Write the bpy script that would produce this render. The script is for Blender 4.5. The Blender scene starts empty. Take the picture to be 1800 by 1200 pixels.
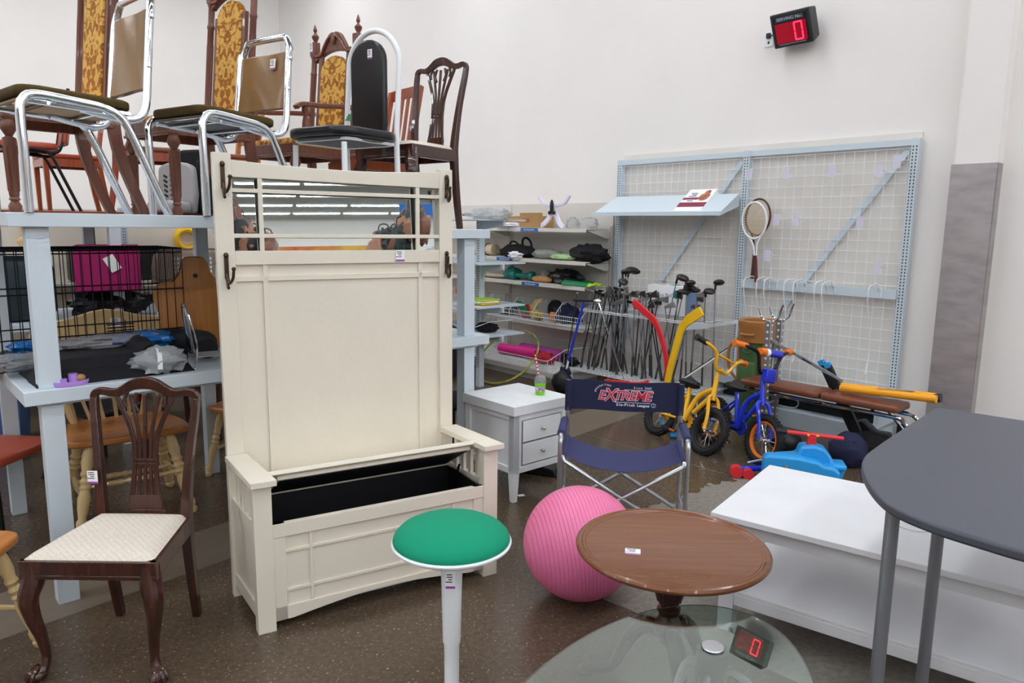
import bpy, bmesh, math, random
from mathutils import Vector, Matrix
random.seed(7)
SC = bpy.context.scene
COL = SC.collection
PI = math.pi

# ---------------------------------------------------------------- camera
F_PX = 1280.0
PITCH = math.atan(F_PX / 8100.0)
ROLL = 0.0125
cam_d = bpy.data.cameras.new('camera')
cam_d.sensor_width = 36.0
cam_d.lens = 36.0 * F_PX / 1800.0
cam_d.clip_start = 0.05
cam_d.clip_end = 200
cam = bpy.data.objects.new('camera', cam_d)
COL.objects.link(cam)
cam.matrix_world = Matrix.Translation((0, 0, 1.6)) @ Matrix.Rotation(PI / 2 - PITCH, 4, 'X') @ Matrix.Rotation(ROLL, 4, 'Z')
SC.camera = cam

# ---------------------------------------------------------------- world, exposure
w = bpy.data.worlds.new('world'); SC.world = w; w.use_nodes = True
w.node_tree.nodes['Background'].inputs[0].default_value = (0.9, 0.95, 1.0, 1)
w.node_tree.nodes['Background'].inputs[1].default_value = 0.3
SC.view_settings.view_transform = 'Standard'
SC.view_settings.look = 'None'
SC.view_settings.gamma = 1.0
SC.view_settings.use_curve_mapping = False
SC.view_settings.exposure = 0.03
SC.cycles.max_bounces = 9; SC.cycles.diffuse_bounces = 4; SC.cycles.transparent_max_bounces = 10; SC.cycles.caustics_reflective = False; SC.cycles.caustics_refractive = False
TUBE_STRENGTH = 28.0

# store frame: u runs along the back wall to the right, v towards the wall (wall face at v = 0.4)
SO = Vector((2.214, 5.895, 0)); SU = Vector((0.667, -0.745, 0)).normalized(); SV = Vector((0.745, 0.667, 0)).normalized()
SANG = math.atan2(SU.y, SU.x)
def S(u, v, z=0.0):
    return SO + SU * u + SV * v + Vector((0, 0, z))

# ---------------------------------------------------------------- materials
def hexc(h, a=1.0):
    h = h.lstrip('#'); r = []
    for i in (0, 2, 4):
        c = int(h[i:i+2], 16) / 255
        r.append(c / 12.92 if c <= 0.04045 else ((c + 0.055) / 1.055) ** 2.4)
    return (r[0], r[1], r[2], a)
MATS = {}
def nm(m): return m.node_tree.nodes, m.node_tree.links
def mat(name, col, rough=0.5, metal=0.0, var=0.0, scale=8.0, bump=0.0, bscale=60.0, coat=0.0, trans=0.0, ior=1.45, emit=None, estr=0.0, spec=None, alpha=1.0, stretch=(1, 1, 1), col2=None, sheen=0.0):
    if name in MATS: return MATS[name]
    m = bpy.data.materials.new(name); m.use_nodes = True
    N, L = nm(m); b = N['Principled BSDF']
    c = hexc(col) if isinstance(col, str) else col
    b.inputs['Base Color'].default_value = c
    b.inputs['Roughness'].default_value = rough
    b.inputs['Metallic'].default_value = metal
    b.inputs['IOR'].default_value = ior
    b.inputs['Coat Weight'].default_value = coat
    b.inputs['Transmission Weight'].default_value = trans
    b.inputs['Alpha'].default_value = alpha
    b.inputs['Sheen Weight'].default_value = sheen
    if spec is not None: b.inputs['Specular IOR Level'].default_value = spec
    if emit: b.inputs['Emission Color'].default_value = hexc(emit); b.inputs['Emission Strength'].default_value = estr
    tc = N.new('ShaderNodeTexCoord'); mp = N.new('ShaderNodeMapping'); mp.inputs['Scale'].default_value = stretch
    L.new(tc.outputs['Object'], mp.inputs[0])
    nz = N.new('ShaderNodeTexNoise'); nz.inputs['Scale'].default_value = scale; nz.inputs['Detail'].default_value = 6
    L.new(mp.outputs[0], nz.inputs['Vector'])
    if var > 0 or col2:
        mx = N.new('ShaderNodeMix'); mx.data_type = 'RGBA'
        if col2: c2 = hexc(col2)
        else: c2 = tuple(min(1, x * (1 - var)) for x in c[:3]) + (1,)
        mx.inputs[6].default_value = c; mx.inputs[7].default_value = c2
        cr = N.new('ShaderNodeValToRGB'); cr.color_ramp.elements[0].position = 0.35; cr.color_ramp.elements[1].position = 0.68
        L.new(nz.outputs[0], cr.inputs[0]); L.new(cr.outputs[0], mx.inputs[0]); L.new(mx.outputs[2], b.inputs['Base Color'])
    if bump > 0:
        n2 = N.new('ShaderNodeTexNoise'); n2.inputs['Scale'].default_value = bscale; n2.inputs['Detail'].default_value = 3
        L.new(mp.outputs[0], n2.inputs['Vector'])
        bp = N.new('ShaderNodeBump'); bp.inputs['Strength'].default_value = bump; bp.inputs['Distance'].default_value = 0.01
        L.new(n2.outputs[0], bp.inputs['Height']); L.new(bp.outputs[0], b.inputs['Normal'])
    MATS[name] = m
    return m
def wood(name, c1, c2, rough=0.35, axis=2, scale=3.0, coat=0.3, stretch=14.0):
    if name in MATS: return MATS[name]
    m = mat(name, c1, rough, coat=coat)
    N, L = nm(m); b = N['Principled BSDF']
    tc = N.new('ShaderNodeTexCoord'); mp = N.new('ShaderNodeMapping')
    s = [stretch] * 3; s[axis] = 1.0; mp.inputs['Scale'].default_value = s
    L.new(tc.outputs['Object'], mp.inputs[0])
    nz = N.new('ShaderNodeTexNoise'); nz.inputs['Scale'].default_value = scale; nz.inputs['Detail'].default_value = 8; nz.inputs['Roughness'].default_value = 0.65
    nz.inputs['Distortion'].default_value = 0.4
    L.new(mp.outputs[0], nz.inputs['Vector'])
    cr = N.new('ShaderNodeValToRGB'); e = cr.color_ramp.elements
    e[0].position = 0.3; e[0].color = hexc(c2); e[1].position = 0.7; e[1].color = hexc(c1)
    L.new(nz.outputs[0], cr.inputs[0]); L.new(cr.outputs[0], b.inputs['Base Color'])
    return m

# ---------------------------------------------------------------- mesh builder
def vec(p): return Vector(p)
def cr(pts, n=6, closed=False):
    """Catmull-Rom through the points"""
    P = [Vector(p) for p in pts]; out = []
    m = len(P)
    segs = m if closed else m - 1
    for i in range(segs):
        if closed: p0, p1, p2, p3 = P[(i-1) % m], P[i], P[(i+1) % m], P[(i+2) % m]
        else:
            p1, p2 = P[i], P[i+1]
            p0 = P[i-1] if i > 0 else p1 * 2 - p2
            p3 = P[i+2] if i + 2 < m else p2 * 2 - p1
        for k in range(n):
            t = k / n
            out.append(0.5 * ((2 * p1) + (-p0 + p2) * t + (2*p0 - 5*p1 + 4*p2 - p3) * t*t + (-p0 + 3*p1 - 3*p2 + p3) * t**3))
    if not closed: out.append(P[-1])
    return out
class MB:
    def __init__(s): s.bm = bmesh.new()
    def verts(s, ps): return [s.bm.verts.new(p) for p in ps]
    def face(s, vs):
        try: return s.bm.faces.new(vs)
        except ValueError: return None
    def box(s, c, size, rz=0.0, M=None):
        x, y, z = [a / 2 for a in size]; c = Vector(c)
        R = M.to_3x3() if M is not None else Matrix.Rotation(rz, 3, 'Z')
        v = s.verts([c + R @ Vector((sx*x, sy*y, sz*z)) for sz in (-1, 1) for sx, sy in ((-1, -1), (1, -1), (1, 1), (-1, 1))])
        for f in ((3,2,1,0), (4,5,6,7), (0,1,5,4), (1,2,6,5), (2,3,7,6), (3,0,4,7)): s.face([v[i] for i in f])
        return s
    def b2(s, x0, x1, y0, y1, z0, z1):
        return s.box(((x0+x1)/2, (y0+y1)/2, (z0+z1)/2), (abs(x1-x0), abs(y1-y0), abs(z1-z0)))
    def hexa(s, bot, top):
        v = s.verts(list(bot) + list(top)); n = len(bot)
        s.face([v[i] for i in reversed(range(n))]); s.face([v[n+i] for i in range(n)])
        for i in range(n): s.face([v[i], v[(i+1) % n], v[n+(i+1) % n], v[n+i]])
        return s
    def prism(s, pts, z0, z1, axis='z', M=None):
        """extrude a polygon given in the plane normal to axis"""
        def mk(p, z):
            q = Vector((p[0], p[1], z)) if axis == 'z' else (Vector((p[0], z, p[1])) if axis == 'y' else Vector((z, p[0], p[1])))
            return M @ q if M is not None else q
        v0 = s.verts([mk(p, z0) for p in pts]); v1 = s.verts([mk(p, z1) for p in pts]); n = len(pts)
        s.face(list(reversed(v0))); s.face(v1)
        for i in range(n): s.face([v0[i], v0[(i+1) % n], v1[(i+1) % n], v1[i]])
        return s
    def tube(s, pts, r, seg=8, closed=False, caps=True):
        P = [Vector(p) for p in pts]; n = len(P)
        R = r if isinstance(r, (list, tuple)) else [r] * n
        T = []
        for i in range(n):
            if closed: t = P[(i+1) % n] - P[i-1]
            else: t = P[min(i+1, n-1)] - P[max(i-1, 0)]
            T.append(t.normalized() if t.length > 1e-9 else Vector((0, 0, 1)))
        a = Vector((0, 0, 1)) if abs(T[0].z) < 0.9 else Vector((1, 0, 0))
        nrm = (a - T[0] * a.dot(T[0])).normalized(); rings = []
        for i in range(n):
            nrm = nrm - T[i] * nrm.dot(T[i])
            nrm = nrm.normalized() if nrm.length > 1e-6 else T[i].orthogonal().normalized()
            bn = T[i].cross(nrm)
            rings.append(s.verts([P[i] + (nrm * math.cos(2*PI*k/seg) + bn * math.sin(2*PI*k/seg)) * R[i] for k in range(seg)]))
        for i in range(n if closed else n - 1):
            A, B = rings[i], rings[(i+1) % n]
            for k in range(seg): s.face([A[k], A[(k+1) % seg], B[(k+1) % seg], B[k]])
        if caps and not closed:
            s.face(list(reversed(rings[0]))); s.face(rings[-1])
        return s
    def cyl(s, a, b, r, r2=None, seg=14): return s.tube([a, b], [r, r if r2 is None else r2], seg)
    def ribbon(s, pts, wd, th, nrm, closed=False):
        """rectangular bar along pts; nrm is the thickness direction; wd may be a list"""
        P = [Vector(p) for p in pts]; n = len(P); W = wd if isinstance(wd, (list, tuple)) else [wd] * n
        H = th if isinstance(th, (list, tuple)) else [th] * n
        N = Vector(nrm).normalized(); rings = []
        for i in range(n):
            t = (P[(i+1) % n] - P[i-1]) if closed else (P[min(i+1, n-1)] - P[max(i-1, 0)])
            sd = t.cross(N).normalized(); nn = sd.cross(t).normalized()
            rings.append(s.verts([P[i] + sd*W[i]/2*a + nn*H[i]/2*b for a, b in ((-1, -1), (1, -1), (1, 1), (-1, 1))]))
        for i in range(n if closed else n - 1):
            A, B = rings[i], rings[(i+1) % n]
            for k in range(4): s.face([A[k], A[(k+1) % 4], B[(k+1) % 4], B[k]])
        if not closed: s.face(list(reversed(rings[0]))); s.face(rings[-1])
        return s
    def lathe(s, prof, c=(0, 0, 0), seg=24, M=None, sx=1.0, sy=1.0):
        """prof: list of (r, z)"""
        c = Vector(c); rings = []
        def tr(q): return c + (M.to_3x3() @ q if M is not None else q)
        for r, z in prof:
            if r < 1e-5: rings.append(s.verts([tr(Vector((0, 0, z)))]))
            else: rings.append(s.verts([tr(Vector((r*sx*math.cos(2*PI*k/seg), r*sy*math.sin(2*PI*k/seg), z))) for k in range(seg)]))
        for A, B in zip(rings, rings[1:]):
            for k in range(seg):
                if len(A) == 1 and len(B) == 1: continue
                if len(A) == 1: s.face([A[0], B[(k+1) % seg], B[k]][::-1])
                elif len(B) == 1: s.face([A[k], A[(k+1) % seg], B[0]])
                else: s.face([A[k], A[(k+1) % seg], B[(k+1) % seg], B[k]])
        if len(rings[0]) > 1: s.face(list(reversed(rings[0])))
        if len(rings[-1]) > 1: s.face(rings[-1])
        return s
    def turned(s, a, b, prof, seg=12):
        """lathe profile (r, t in 0..1) stretched between points a and b"""
        a, b = Vector(a), Vector(b); d = b - a; q = Vector((0, 0, 1)).rotation_difference(d.normalized()).to_matrix()
        return s.lathe([(r, t * d.length) for r, t in prof], a, seg, q)
    def blob(s, c, r, seg=16, rings=10, M=None, amp=0.0, seed=0, fr=3.0):
        """ellipsoid, optionally crumpled"""
        from mathutils import noise
        c = Vector(c); R = M.to_3x3() if M is not None else Matrix.Identity(3)
        def pt(th, ph):
            d = Vector((math.sin(th)*math.cos(ph), math.sin(th)*math.sin(ph), math.cos(th)))
            k = 1 + amp * noise.noise(d * fr + Vector((seed*3.7, seed*1.3, 0)))
            return c + R @ Vector((d.x*r[0]*k, d.y*r[1]*k, d.z*r[2]*k))
        top = s.verts([pt(0, 0)]); bot = s.verts([pt(PI, 0)])
        rs = [s.verts([pt(PI*i/rings, 2*PI*k/seg) for k in range(seg)]) for i in range(1, rings)]
        for k in range(seg): s.face([top[0], rs[0][k], rs[0][(k+1) % seg]]); s.face([bot[0], rs[-1][(k+1) % seg], rs[-1][k]])
        for A, B in zip(rs, rs[1:]):
            for k in range(seg): s.face([A[k], B[k], B[(k+1) % seg], A[(k+1) % seg]])
        return s
    def grid(s, nu, nv, fn, th=0.0, nrm=None):
        """surface fn(i/nu, j/nv); th > 0 gives thickness along the averaged normal"""
        V = [[s.bm.verts.new(fn(i/nu, j/nv)) for j in range(nv+1)] for i in range(nu+1)]
        fs = [s.face([V[i][j], V[i+1][j], V[i+1][j+1], V[i][j+1]]) for i in range(nu) for j in range(nv)]
        if th:
            N = Vector(nrm) if nrm is not None else None
            s.bm.normal_update()
            W = [[s.bm.verts.new(V[i][j].co - (N if N is not None else V[i][j].normal) * th) for j in range(nv+1)] for i in range(nu+1)]
            for i in range(nu):
                for j in range(nv): s.face([W[i][j], W[i][j+1], W[i+1][j+1], W[i+1][j]])
            for i in range(nu):
                s.face([V[i+1][0], V[i][0], W[i][0], W[i+1][0]]); s.face([V[i][nv], V[i+1][nv], W[i+1][nv], W[i][nv]])
            for j in range(nv):
                s.face([V[0][j], V[0][j+1], W[0][j+1], W[0][j]]); s.face([V[nu][j+1], V[nu][j], W[nu][j], W[nu][j+1]])
        return s
    def rbox(s, c, size, r=0.02, top=0.0, seg=5, M=None):
        """cushion: rounded-rectangle slab with soft edges, optionally domed by `top`"""
        X, Y, Z = size[0]/2, size[1]/2, size[2]; c = Vector(c)
        def outline(ins):
            o = []
            rr = max(r - ins, 0.002)
            for (cx, cy, a0) in ((X-r, Y-r, 0), (-X+r, Y-r, 90), (-X+r, -Y+r, 180), (X-r, -Y+r, 270)):
                for k in range(seg+1):
                    a = math.radians(a0 + 90*k/seg); o.append((cx + rr*math.cos(a), cy + rr*math.sin(a)))
            return o
        e = min(Z*0.3, r*0.8)
        layers = [(e, 0), (e*0.3, e*0.3), (0, e), (0, Z-e), (e*0.3, Z-e*0.3), (e, Z)]
        rings = []
        for ins, z in layers:
            rings.append(s.verts([(M @ Vector((c.x+p[0], c.y+p[1], c.z+z)) if M is not None else Vector((c.x+p[0], c.y+p[1], c.z+z))) for p in outline(ins)]))
        if top:
            base = outline(e)
            for k in (0.8, 0.55, 0.28):
                z = Z + top * (1 - k**2)
                rings.append(s.verts([(M @ Vector((c.x+p[0]*k, c.y+p[1]*k, c.z+z)) if M is not None else Vector((c.x+p[0]*k, c.y+p[1]*k, c.z+z))) for p in base]))
        n = len(rings[0])
        for A, B in zip(rings, rings[1:]):
            for k in range(n): s.face([A[k], A[(k+1) % n], B[(k+1) % n], B[k]])
        s.face(list(reversed(rings[0]))); s.face(rings[-1])
        return s
    def xf(s, M):
        s.bm.transform(M); return s
    def build(s, name, m, parent=None, bevel=0.0, smooth=35, bseg=2):
        me = bpy.data.meshes.new(name)
        s.bm.normal_update(); bmesh.ops.recalc_face_normals(s.bm, faces=s.bm.faces)
        s.bm.to_mesh(me); s.bm.free()
        for mm in (m if isinstance(m, (list, tuple)) else [m]): me.materials.append(mm)
        if smooth:
            me.polygons.foreach_set('use_smooth', [True] * len(me.polygons))
            try: me.set_sharp_from_angle(angle=math.radians(smooth))
            except Exception: pass
        o = bpy.data.objects.new(name, me); COL.objects.link(o)
        if bevel:
            md = o.modifiers.new('bevel', 'BEVEL'); md.width = bevel; md.segments = bseg; md.limit_method = 'ANGLE'; md.angle_limit = math.radians(40)
            md.harden_normals = False
        if parent is not None: o.parent = parent
        return o
def thing(name, label, cat, loc=(0, 0, 0), rz=0.0, group=None):
    o = bpy.data.objects.new(name, None); COL.objects.link(o)
    o.location = loc; o.rotation_euler = (0, 0, rz); o.empty_display_size = 0.1
    o['label'] = label; o['category'] = cat
    if group: o['group'] = group
    return o
def tag(o, label, cat, group=None, loc=None, rz=None, kind=None):
    o['label'] = label; o['category'] = cat
    if group: o['group'] = group
    if kind: o['kind'] = kind
    if loc is not None: o.location = loc
    if rz is not None: o.rotation_euler = (0, 0, rz)
    return o
def struct(o): o['kind'] = 'structure'; return o
def kids(o): return [c for c in KID.get(o.name, [])] if False else list(o.children)
def copy_tree(o, label=None, group=None, loc=None, rz=None, rot=None):
    bpy.context.view_layer.update()
    def rec(a, par):
        c = a.copy(); COL.objects.link(c)
        if par is not None:
            c.parent = par; c.matrix_parent_inverse = a.matrix_parent_inverse.copy()
        for ch in list(a.children):
            if ch is not c: rec(ch, c)
        return c
    c = rec(o, None)
    if label: c['label'] = label
    if group: c['group'] = group
    if loc is not None: c.location = loc
    if rot is not None: c.rotation_euler = rot
    elif rz is not None: c.rotation_euler = (0, 0, rz)
    return c
def text_mesh(name, txt, size, m, parent=None, ext=0.0008, loc=(0, 0, 0), rot=(PI/2, 0, 0), shear=0.0, offset=0.0, align='CENTER', sx=1.0):
    cu = bpy.data.curves.new(name, 'FONT'); cu.body = txt; cu.size = size; cu.extrude = ext; cu.shear = shear; cu.offset = offset
    cu.align_x = align; cu.align_y = 'CENTER'; cu.resolution_u = 3
    t = bpy.data.objects.new(name + '_tmp', cu); COL.objects.link(t)
    dg = bpy.context.evaluated_depsgraph_get(); dg.update()
    me = bpy.data.meshes.new_from_object(t.evaluated_get(dg)); me.name = name
    bpy.data.objects.remove(t); bpy.data.curves.remove(cu)
    me.materials.clear(); me.materials.append(m)
    o = bpy.data.objects.new(name, me); COL.objects.link(o)
    o.location = loc; o.rotation_euler = rot; o.scale = (sx, 1, 1)
    if parent is not None: o.parent = parent
    return o
# ---------------------------------------------------------------- shared materials
M = {}
M['wall'] = mat('wall_paint', '#f3eeea', 0.75, var=0.03, scale=1.2, bump=0.05, bscale=180)
M['wall2'] = mat('panel_wall', '#e4dfd8', 0.7, var=0.06, scale=3)
M['cream'] = mat('cream_paint', '#e4dccc', 0.42, var=0.035, scale=5, bump=0.08, bscale=40)
M['blackin'] = mat('black_lining', '#0d0c10', 0.6)
M['bronze'] = mat('aged_bronze', '#4a3c30', 0.35, 0.85)
M['mirror'] = mat('mirror_silver', (0.88, 0.95, 0.95, 1), 0.01, 1.0)
M['tblue'] = mat('pale_blue_paint', '#ced9e1', 0.42, var=0.05, scale=4)
M['lblue'] = mat('pale_blue_metal', '#ccd8e0', 0.4, var=0.03, scale=4)
M['shelfw'] = mat('shelf_cream_metal', '#ddd8d0', 0.45)
M['white'] = mat('white_plastic', '#eef0f2', 0.35)
M['whitep'] = mat('white_painted_wood', '#e9e9ec', 0.4, var=0.04, scale=6)
M['whitens'] = mat('distressed_white_paint', '#e8eaec', 0.45, var=0.07, scale=7, bump=0.1, bscale=30)
M['wire'] = mat('white_wire', '#e6e9ec', 0.4)
M['chrome'] = mat('chrome', '#dfe3e8', 0.08, 1.0)
M['alum'] = mat('brushed_aluminium', '#c4c6ca', 0.28, 0.95)
M['steel'] = mat('steel_sheet', '#b3abab', 0.4, 0.5, var=0.25, scale=5, stretch=(1, 1, 3))
M['greymet'] = mat('grey_powder_metal', '#8d9096', 0.35, 0.6)
M['black'] = mat('black_plastic', '#17171a', 0.45)
M['blackmet'] = mat('black_metal', '#1c1c1e', 0.35, 0.5)
M['rubber'] = mat('black_rubber', '#161618', 0.7, bump=0.3, bscale=120)
M['blackfab'] = mat('black_fabric', '#101015', 0.85, bump=0.3, bscale=200)
M['dvinyl'] = mat('black_vinyl', '#15171c', 0.28, bump=0.05, bscale=90)
M['mahog'] = wood('dark_mahogany', '#4c2418', '#240f0a', 0.25, 2, 2.2, 0.5)
M['walnut'] = wood('carved_walnut', '#7c4a36', '#5a3022', 0.4, 2, 3, 0.2)
M['orangewood'] = wood('orange_stained_wood', '#b4582c', '#8a3a1c', 0.35, 2, 3)
M['redwood'] = wood('reddish_wood', '#a04a2c', '#7d2f1a', 0.3, 2, 3)
M['honey'] = wood('honey_wood', '#c07c3c', '#a05f28', 0.28, 0, 3)
M['pine'] = wood('pale_pine', '#e0c490', '#cfae76', 0.35, 2, 3)
M['tabletop'] = wood('mahogany_table_top', '#7e4b2a', '#6a3e23', 0.27, 0, 3.0, 0.2, 16)
M['tabledark'] = wood('dark_turned_wood', '#43241a', '#28130d', 0.3, 2, 3)
M['green'] = mat('green_fabric', '#008c68', 0.9, bump=0.15, bscale=260)
M['pink'] = mat('pink_rubber', '#ee7ba8', 0.42, var=0.06, scale=14)
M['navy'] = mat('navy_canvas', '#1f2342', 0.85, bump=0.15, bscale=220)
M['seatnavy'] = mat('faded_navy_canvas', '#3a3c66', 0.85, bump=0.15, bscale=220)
M['desk'] = mat('charcoal_laminate', '#4b4d57', 0.42, var=0.05, scale=90)
M['tan'] = mat('tan_vinyl', '#8f6c44', 0.2, var=0.12, scale=6, bump=0.12, bscale=14)
M['olive'] = mat('olive_brown_fabric', '#4e3c12', 0.9, var=0.2, scale=30)
M['board'] = mat('tan_board', '#b8997a', 0.7)
M['greyboard'] = mat('grey_board', '#77716c', 0.8, var=0.3, scale=12)
M['cardboard'] = mat('cardboard', '#b08a5a', 0.8, var=0.08, scale=8)
M['tagw'] = mat('paper_white', '#f4f4f6', 0.6)
M['tagp'] = mat('tag_purple', '#a03fb0', 0.5)
M['ink'] = mat('print_black', '#2a2a30', 0.6)
M['redplas'] = mat('red_plastic', '#e2303a', 0.35)
M['blueplas'] = mat('sky_blue_plastic', '#2a9be0', 0.35)
M['bikeblue'] = mat('gloss_blue_paint', '#2038c8', 0.2, coat=0.6)
M['bikeyel'] = mat('gloss_yellow_paint', '#f0b420', 0.25, coat=0.4)
M['orange'] = mat('orange_plastic', '#ee7a22', 0.4)
M['yellow'] = mat('yellow_plastic', '#f4c01c', 0.4)
M['amber'] = mat('amber_foam', '#f2a51e', 0.5)
M['clear'] = mat('clear_plastic_wrap', '#eef2f6', 0.12, trans=0.75, ior=1.2, bump=0.8, bscale=25, alpha=0.75)
M['teal'] = mat('teal_rubber', '#12786e', 0.5)
M['magenta'] = mat('magenta_fabric', '#a01860', 0.8, bump=0.1, bscale=200)
M['fuchsia'] = mat('fuchsia_foam', '#e0208a', 0.6)
M['purple'] = mat('lilac_plastic', '#b48ad8', 0.4)
M['redvinyl'] = mat('rust_vinyl', '#a8452c', 0.4, var=0.08, scale=6)
M['brownvinyl'] = mat('brown_vinyl', '#7c4630', 0.35, var=0.1, scale=5)
M['petbrown'] = mat('taupe_plastic', '#9c8b7c', 0.5)
M['labelblue'] = mat('label_blue', '#2367b4', 0.5)

def wool_seat():
    m = mat('cream_woven_fabric', '#e2d8ca', 0.9)
    N, L = nm(m); b = N['Principled BSDF']
    tc = N.new('ShaderNodeTexCoord'); wv = N.new('ShaderNodeTexWave'); wv.inputs['Scale'].default_value = 24; wv.inputs['Distortion'].default_value = 6
    wv.inputs['Detail'].default_value = 1; wv.inputs['Detail Scale'].default_value = 6; wv.bands_direction = 'DIAGONAL'
    L.new(tc.outputs['Object'], wv.inputs[0]); r = N.new('ShaderNodeValToRGB'); e = r.color_ramp.elements
    e[0].color = hexc('#cfc3b4'); e[1].color = hexc('#ddd3c6'); L.new(wv.outputs[0], r.inputs[0]); L.new(r.outputs[0], b.inputs['Base Color'])
    bp = N.new('ShaderNodeBump'); bp.inputs['Strength'].default_value = 0.2; bp.inputs['Distance'].default_value = 0.003
    L.new(wv.outputs[0], bp.inputs['Height']); L.new(bp.outputs[0], b.inputs['Normal'])
    return m
M['wool'] = wool_seat()
def damask():
    m = mat('gold_damask', '#c98a1e', 0.8)
    N, L = nm(m); b = N['Principled BSDF']
    tc = N.new('ShaderNodeTexCoord'); sp = N.new('ShaderNodeSeparateXYZ'); L.new(tc.outputs['Object'], sp.inputs[0])
    ab = N.new('ShaderNodeMath'); ab.operation = 'ABSOLUTE'; L.new(sp.outputs[0], ab.inputs[0])
    cb = N.new('ShaderNodeCombineXYZ'); L.new(ab.outputs[0], cb.inputs[0]); L.new(sp.outputs[2], cb.inputs[2])
    nz = N.new('ShaderNodeTexNoise'); nz.inputs['Scale'].default_value = 21; nz.inputs['Detail'].default_value = 4; nz.inputs['Distortion'].default_value = 1.2
    L.new(cb.outputs[0], nz.inputs[0])
    r = N.new('ShaderNodeValToRGB'); e = r.color_ramp.elements; e[0].position = 0.46; e[0].color = hexc('#8f560a'); e[1].position = 0.52; e[1].color = hexc('#d8a850')
    x = e.new(0.30); x.color = hexc('#a86c12')
    L.new(nz.outputs[0], r.inputs[0]); L.new(r.outputs[0], b.inputs['Base Color'])
    return m
M['damask'] = damask()
def floor_mat():
    m = mat('polished_concrete', '#6a5848', 0.22)
    N, L = nm(m); b = N['Principled BSDF']
    tc = N.new('ShaderNodeTexCoord')
    def noise(sc, det, dist=0.0):
        n = N.new('ShaderNodeTexNoise'); n.inputs['Scale'].default_value = sc; n.inputs['Detail'].default_value = det; n.inputs['Distortion'].default_value = dist
        L.new(tc.outputs['Object'], n.inputs[0]); return n
    def ramp(src, p0, c0, p1, c1):
        r = N.new('ShaderNodeValToRGB'); e = r.color_ramp.elements; e[0].position = p0; e[0].color = c0; e[1].position = p1; e[1].color = c1
        L.new(src, r.inputs[0]); return r
    def mix(fac, a, bb, mode='MIX'):
        x = N.new('ShaderNodeMix'); x.data_type = 'RGBA'; x.blend_type = mode
        for i, v in ((0, fac), (6, a), (7, bb)):
            if hasattr(v, 'default_value') or hasattr(v, 'links'): L.new(v, x.inputs[i])
            else: x.inputs[i].default_value = v
        return x.outputs[2]
    big = ramp(noise(0.9, 4, 0.0).outputs[0], 0.25, hexc('#4d4034'), 0.8, hexc('#5e5042'))
    fine = noise(45, 7); c = mix(0.5, big.outputs[0], ramp(fine.outputs[0], 0.3, hexc('#453929'), 0.75, hexc('#6a5b4a')).outputs[0])
    sp = noise(90, 2); spr = ramp(sp.outputs[0], 0.66, (0, 0, 0, 1), 0.70, (1, 1, 1, 1))
    c = mix(spr.outputs[0], c, hexc('#a39484'))
    L.new(c, b.inputs['Base Color'])
    b.inputs['Roughness'].default_value = 0.24
    return m
M['floor'] = floor_mat()
M['patch'] = mat('rough_grey_concrete', '#8d867c', 0.65, var=0.3, scale=40)

def price_tag(parent, loc, rz=0.0, tilt=0.0, w_=0.05, h_=0.055, flat=False, rot=None):
    """white price sticker with a purple foot and lines of print; its face looks along local -y"""
    e = rot if rot else ((0, 0, rz) if not flat else (-PI/2, 0, rz))
    o = MB().box((0, 0, 0), (w_, 0.0012, h_)).build('price_tag', M['tagw'], parent, smooth=0)
    o.location = loc; o.rotation_euler = e if not tilt else (tilt, 0, rz)
    MB().box((0, -0.0008, -h_*0.42), (w_, 0.0006, h_*0.14)).build('purple_strip', M['tagp'], o, smooth=0)
    p = MB(); rr = random.Random(3)
    for k in range(4): p.box((-w_*0.05 + rr.uniform(-.1, .1)*w_, -0.0008, h_*(0.36 - k*0.15)), (w_*rr.uniform(0.35, 0.75), 0.0005, h_*0.06))
    p.build('price_print', M['ink'], o, smooth=0)
    return o

# ================================================================ SETTING
U0, U1, V0, VW, CH = -10.1, 40.0, -24.0, 0.4, 5.8
def slab(name, us, vs, zs, m):
    b = MB(); v = [S(u, v_, z) for z in zs for u, v_ in ((us[0], vs[0]), (us[1], vs[0]), (us[1], vs[1]), (us[0], vs[1]))]
    b.hexa(v[:4], v[4:]); return struct(b.build(name, m, smooth=0))
slab('floor', (U0, U1), (V0, 16.0), (-0.1, 0.0), M['floor'])
slab('ceiling', (U0-.2, U1+.2), (V0-.2, 16.2), (CH, CH+0.1), mat('ceiling_paint', '#b9c4c6', 0.8))
UE, VE = 4.2, 16.0        # past UE the shop widens to VE
slab('wall_back', (U0-.2, UE), (VW, VW+0.2), (0, CH), M['wall'])
slab('wall_left', (U0-0.2, U0), (V0, VW), (0, CH), M['wall'])
slab('wall_right', (U1, U1+0.2), (V0, VE), (0, CH), M['wall'])
slab('wall_return', (UE-.2, UE), (VW+.2, VE), (0, CH), M['wall'])
slab('wall_rear', (UE-.2, U1+.2), (VE, VE+.2), (0, CH), M['wall'])
slab('wall_front', (U0-.2, U1+.2), (V0-0.2, V0), (0, CH), M['wall'])
slab('trim_1', (1.05, 1.31), (0.27, VW), (0, CH), M['wall']).name = 'trim_1'      # boxed pilaster
slab('trim_2', (-2.06, 0.78), (0.385, VW), (0.0, 2.33), M['wall2'])               # backing board behind the wall grids
slab('baseboard_back', (0.8, 1.05), (0.385, VW), (0, 0.11), M['black'])
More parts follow.
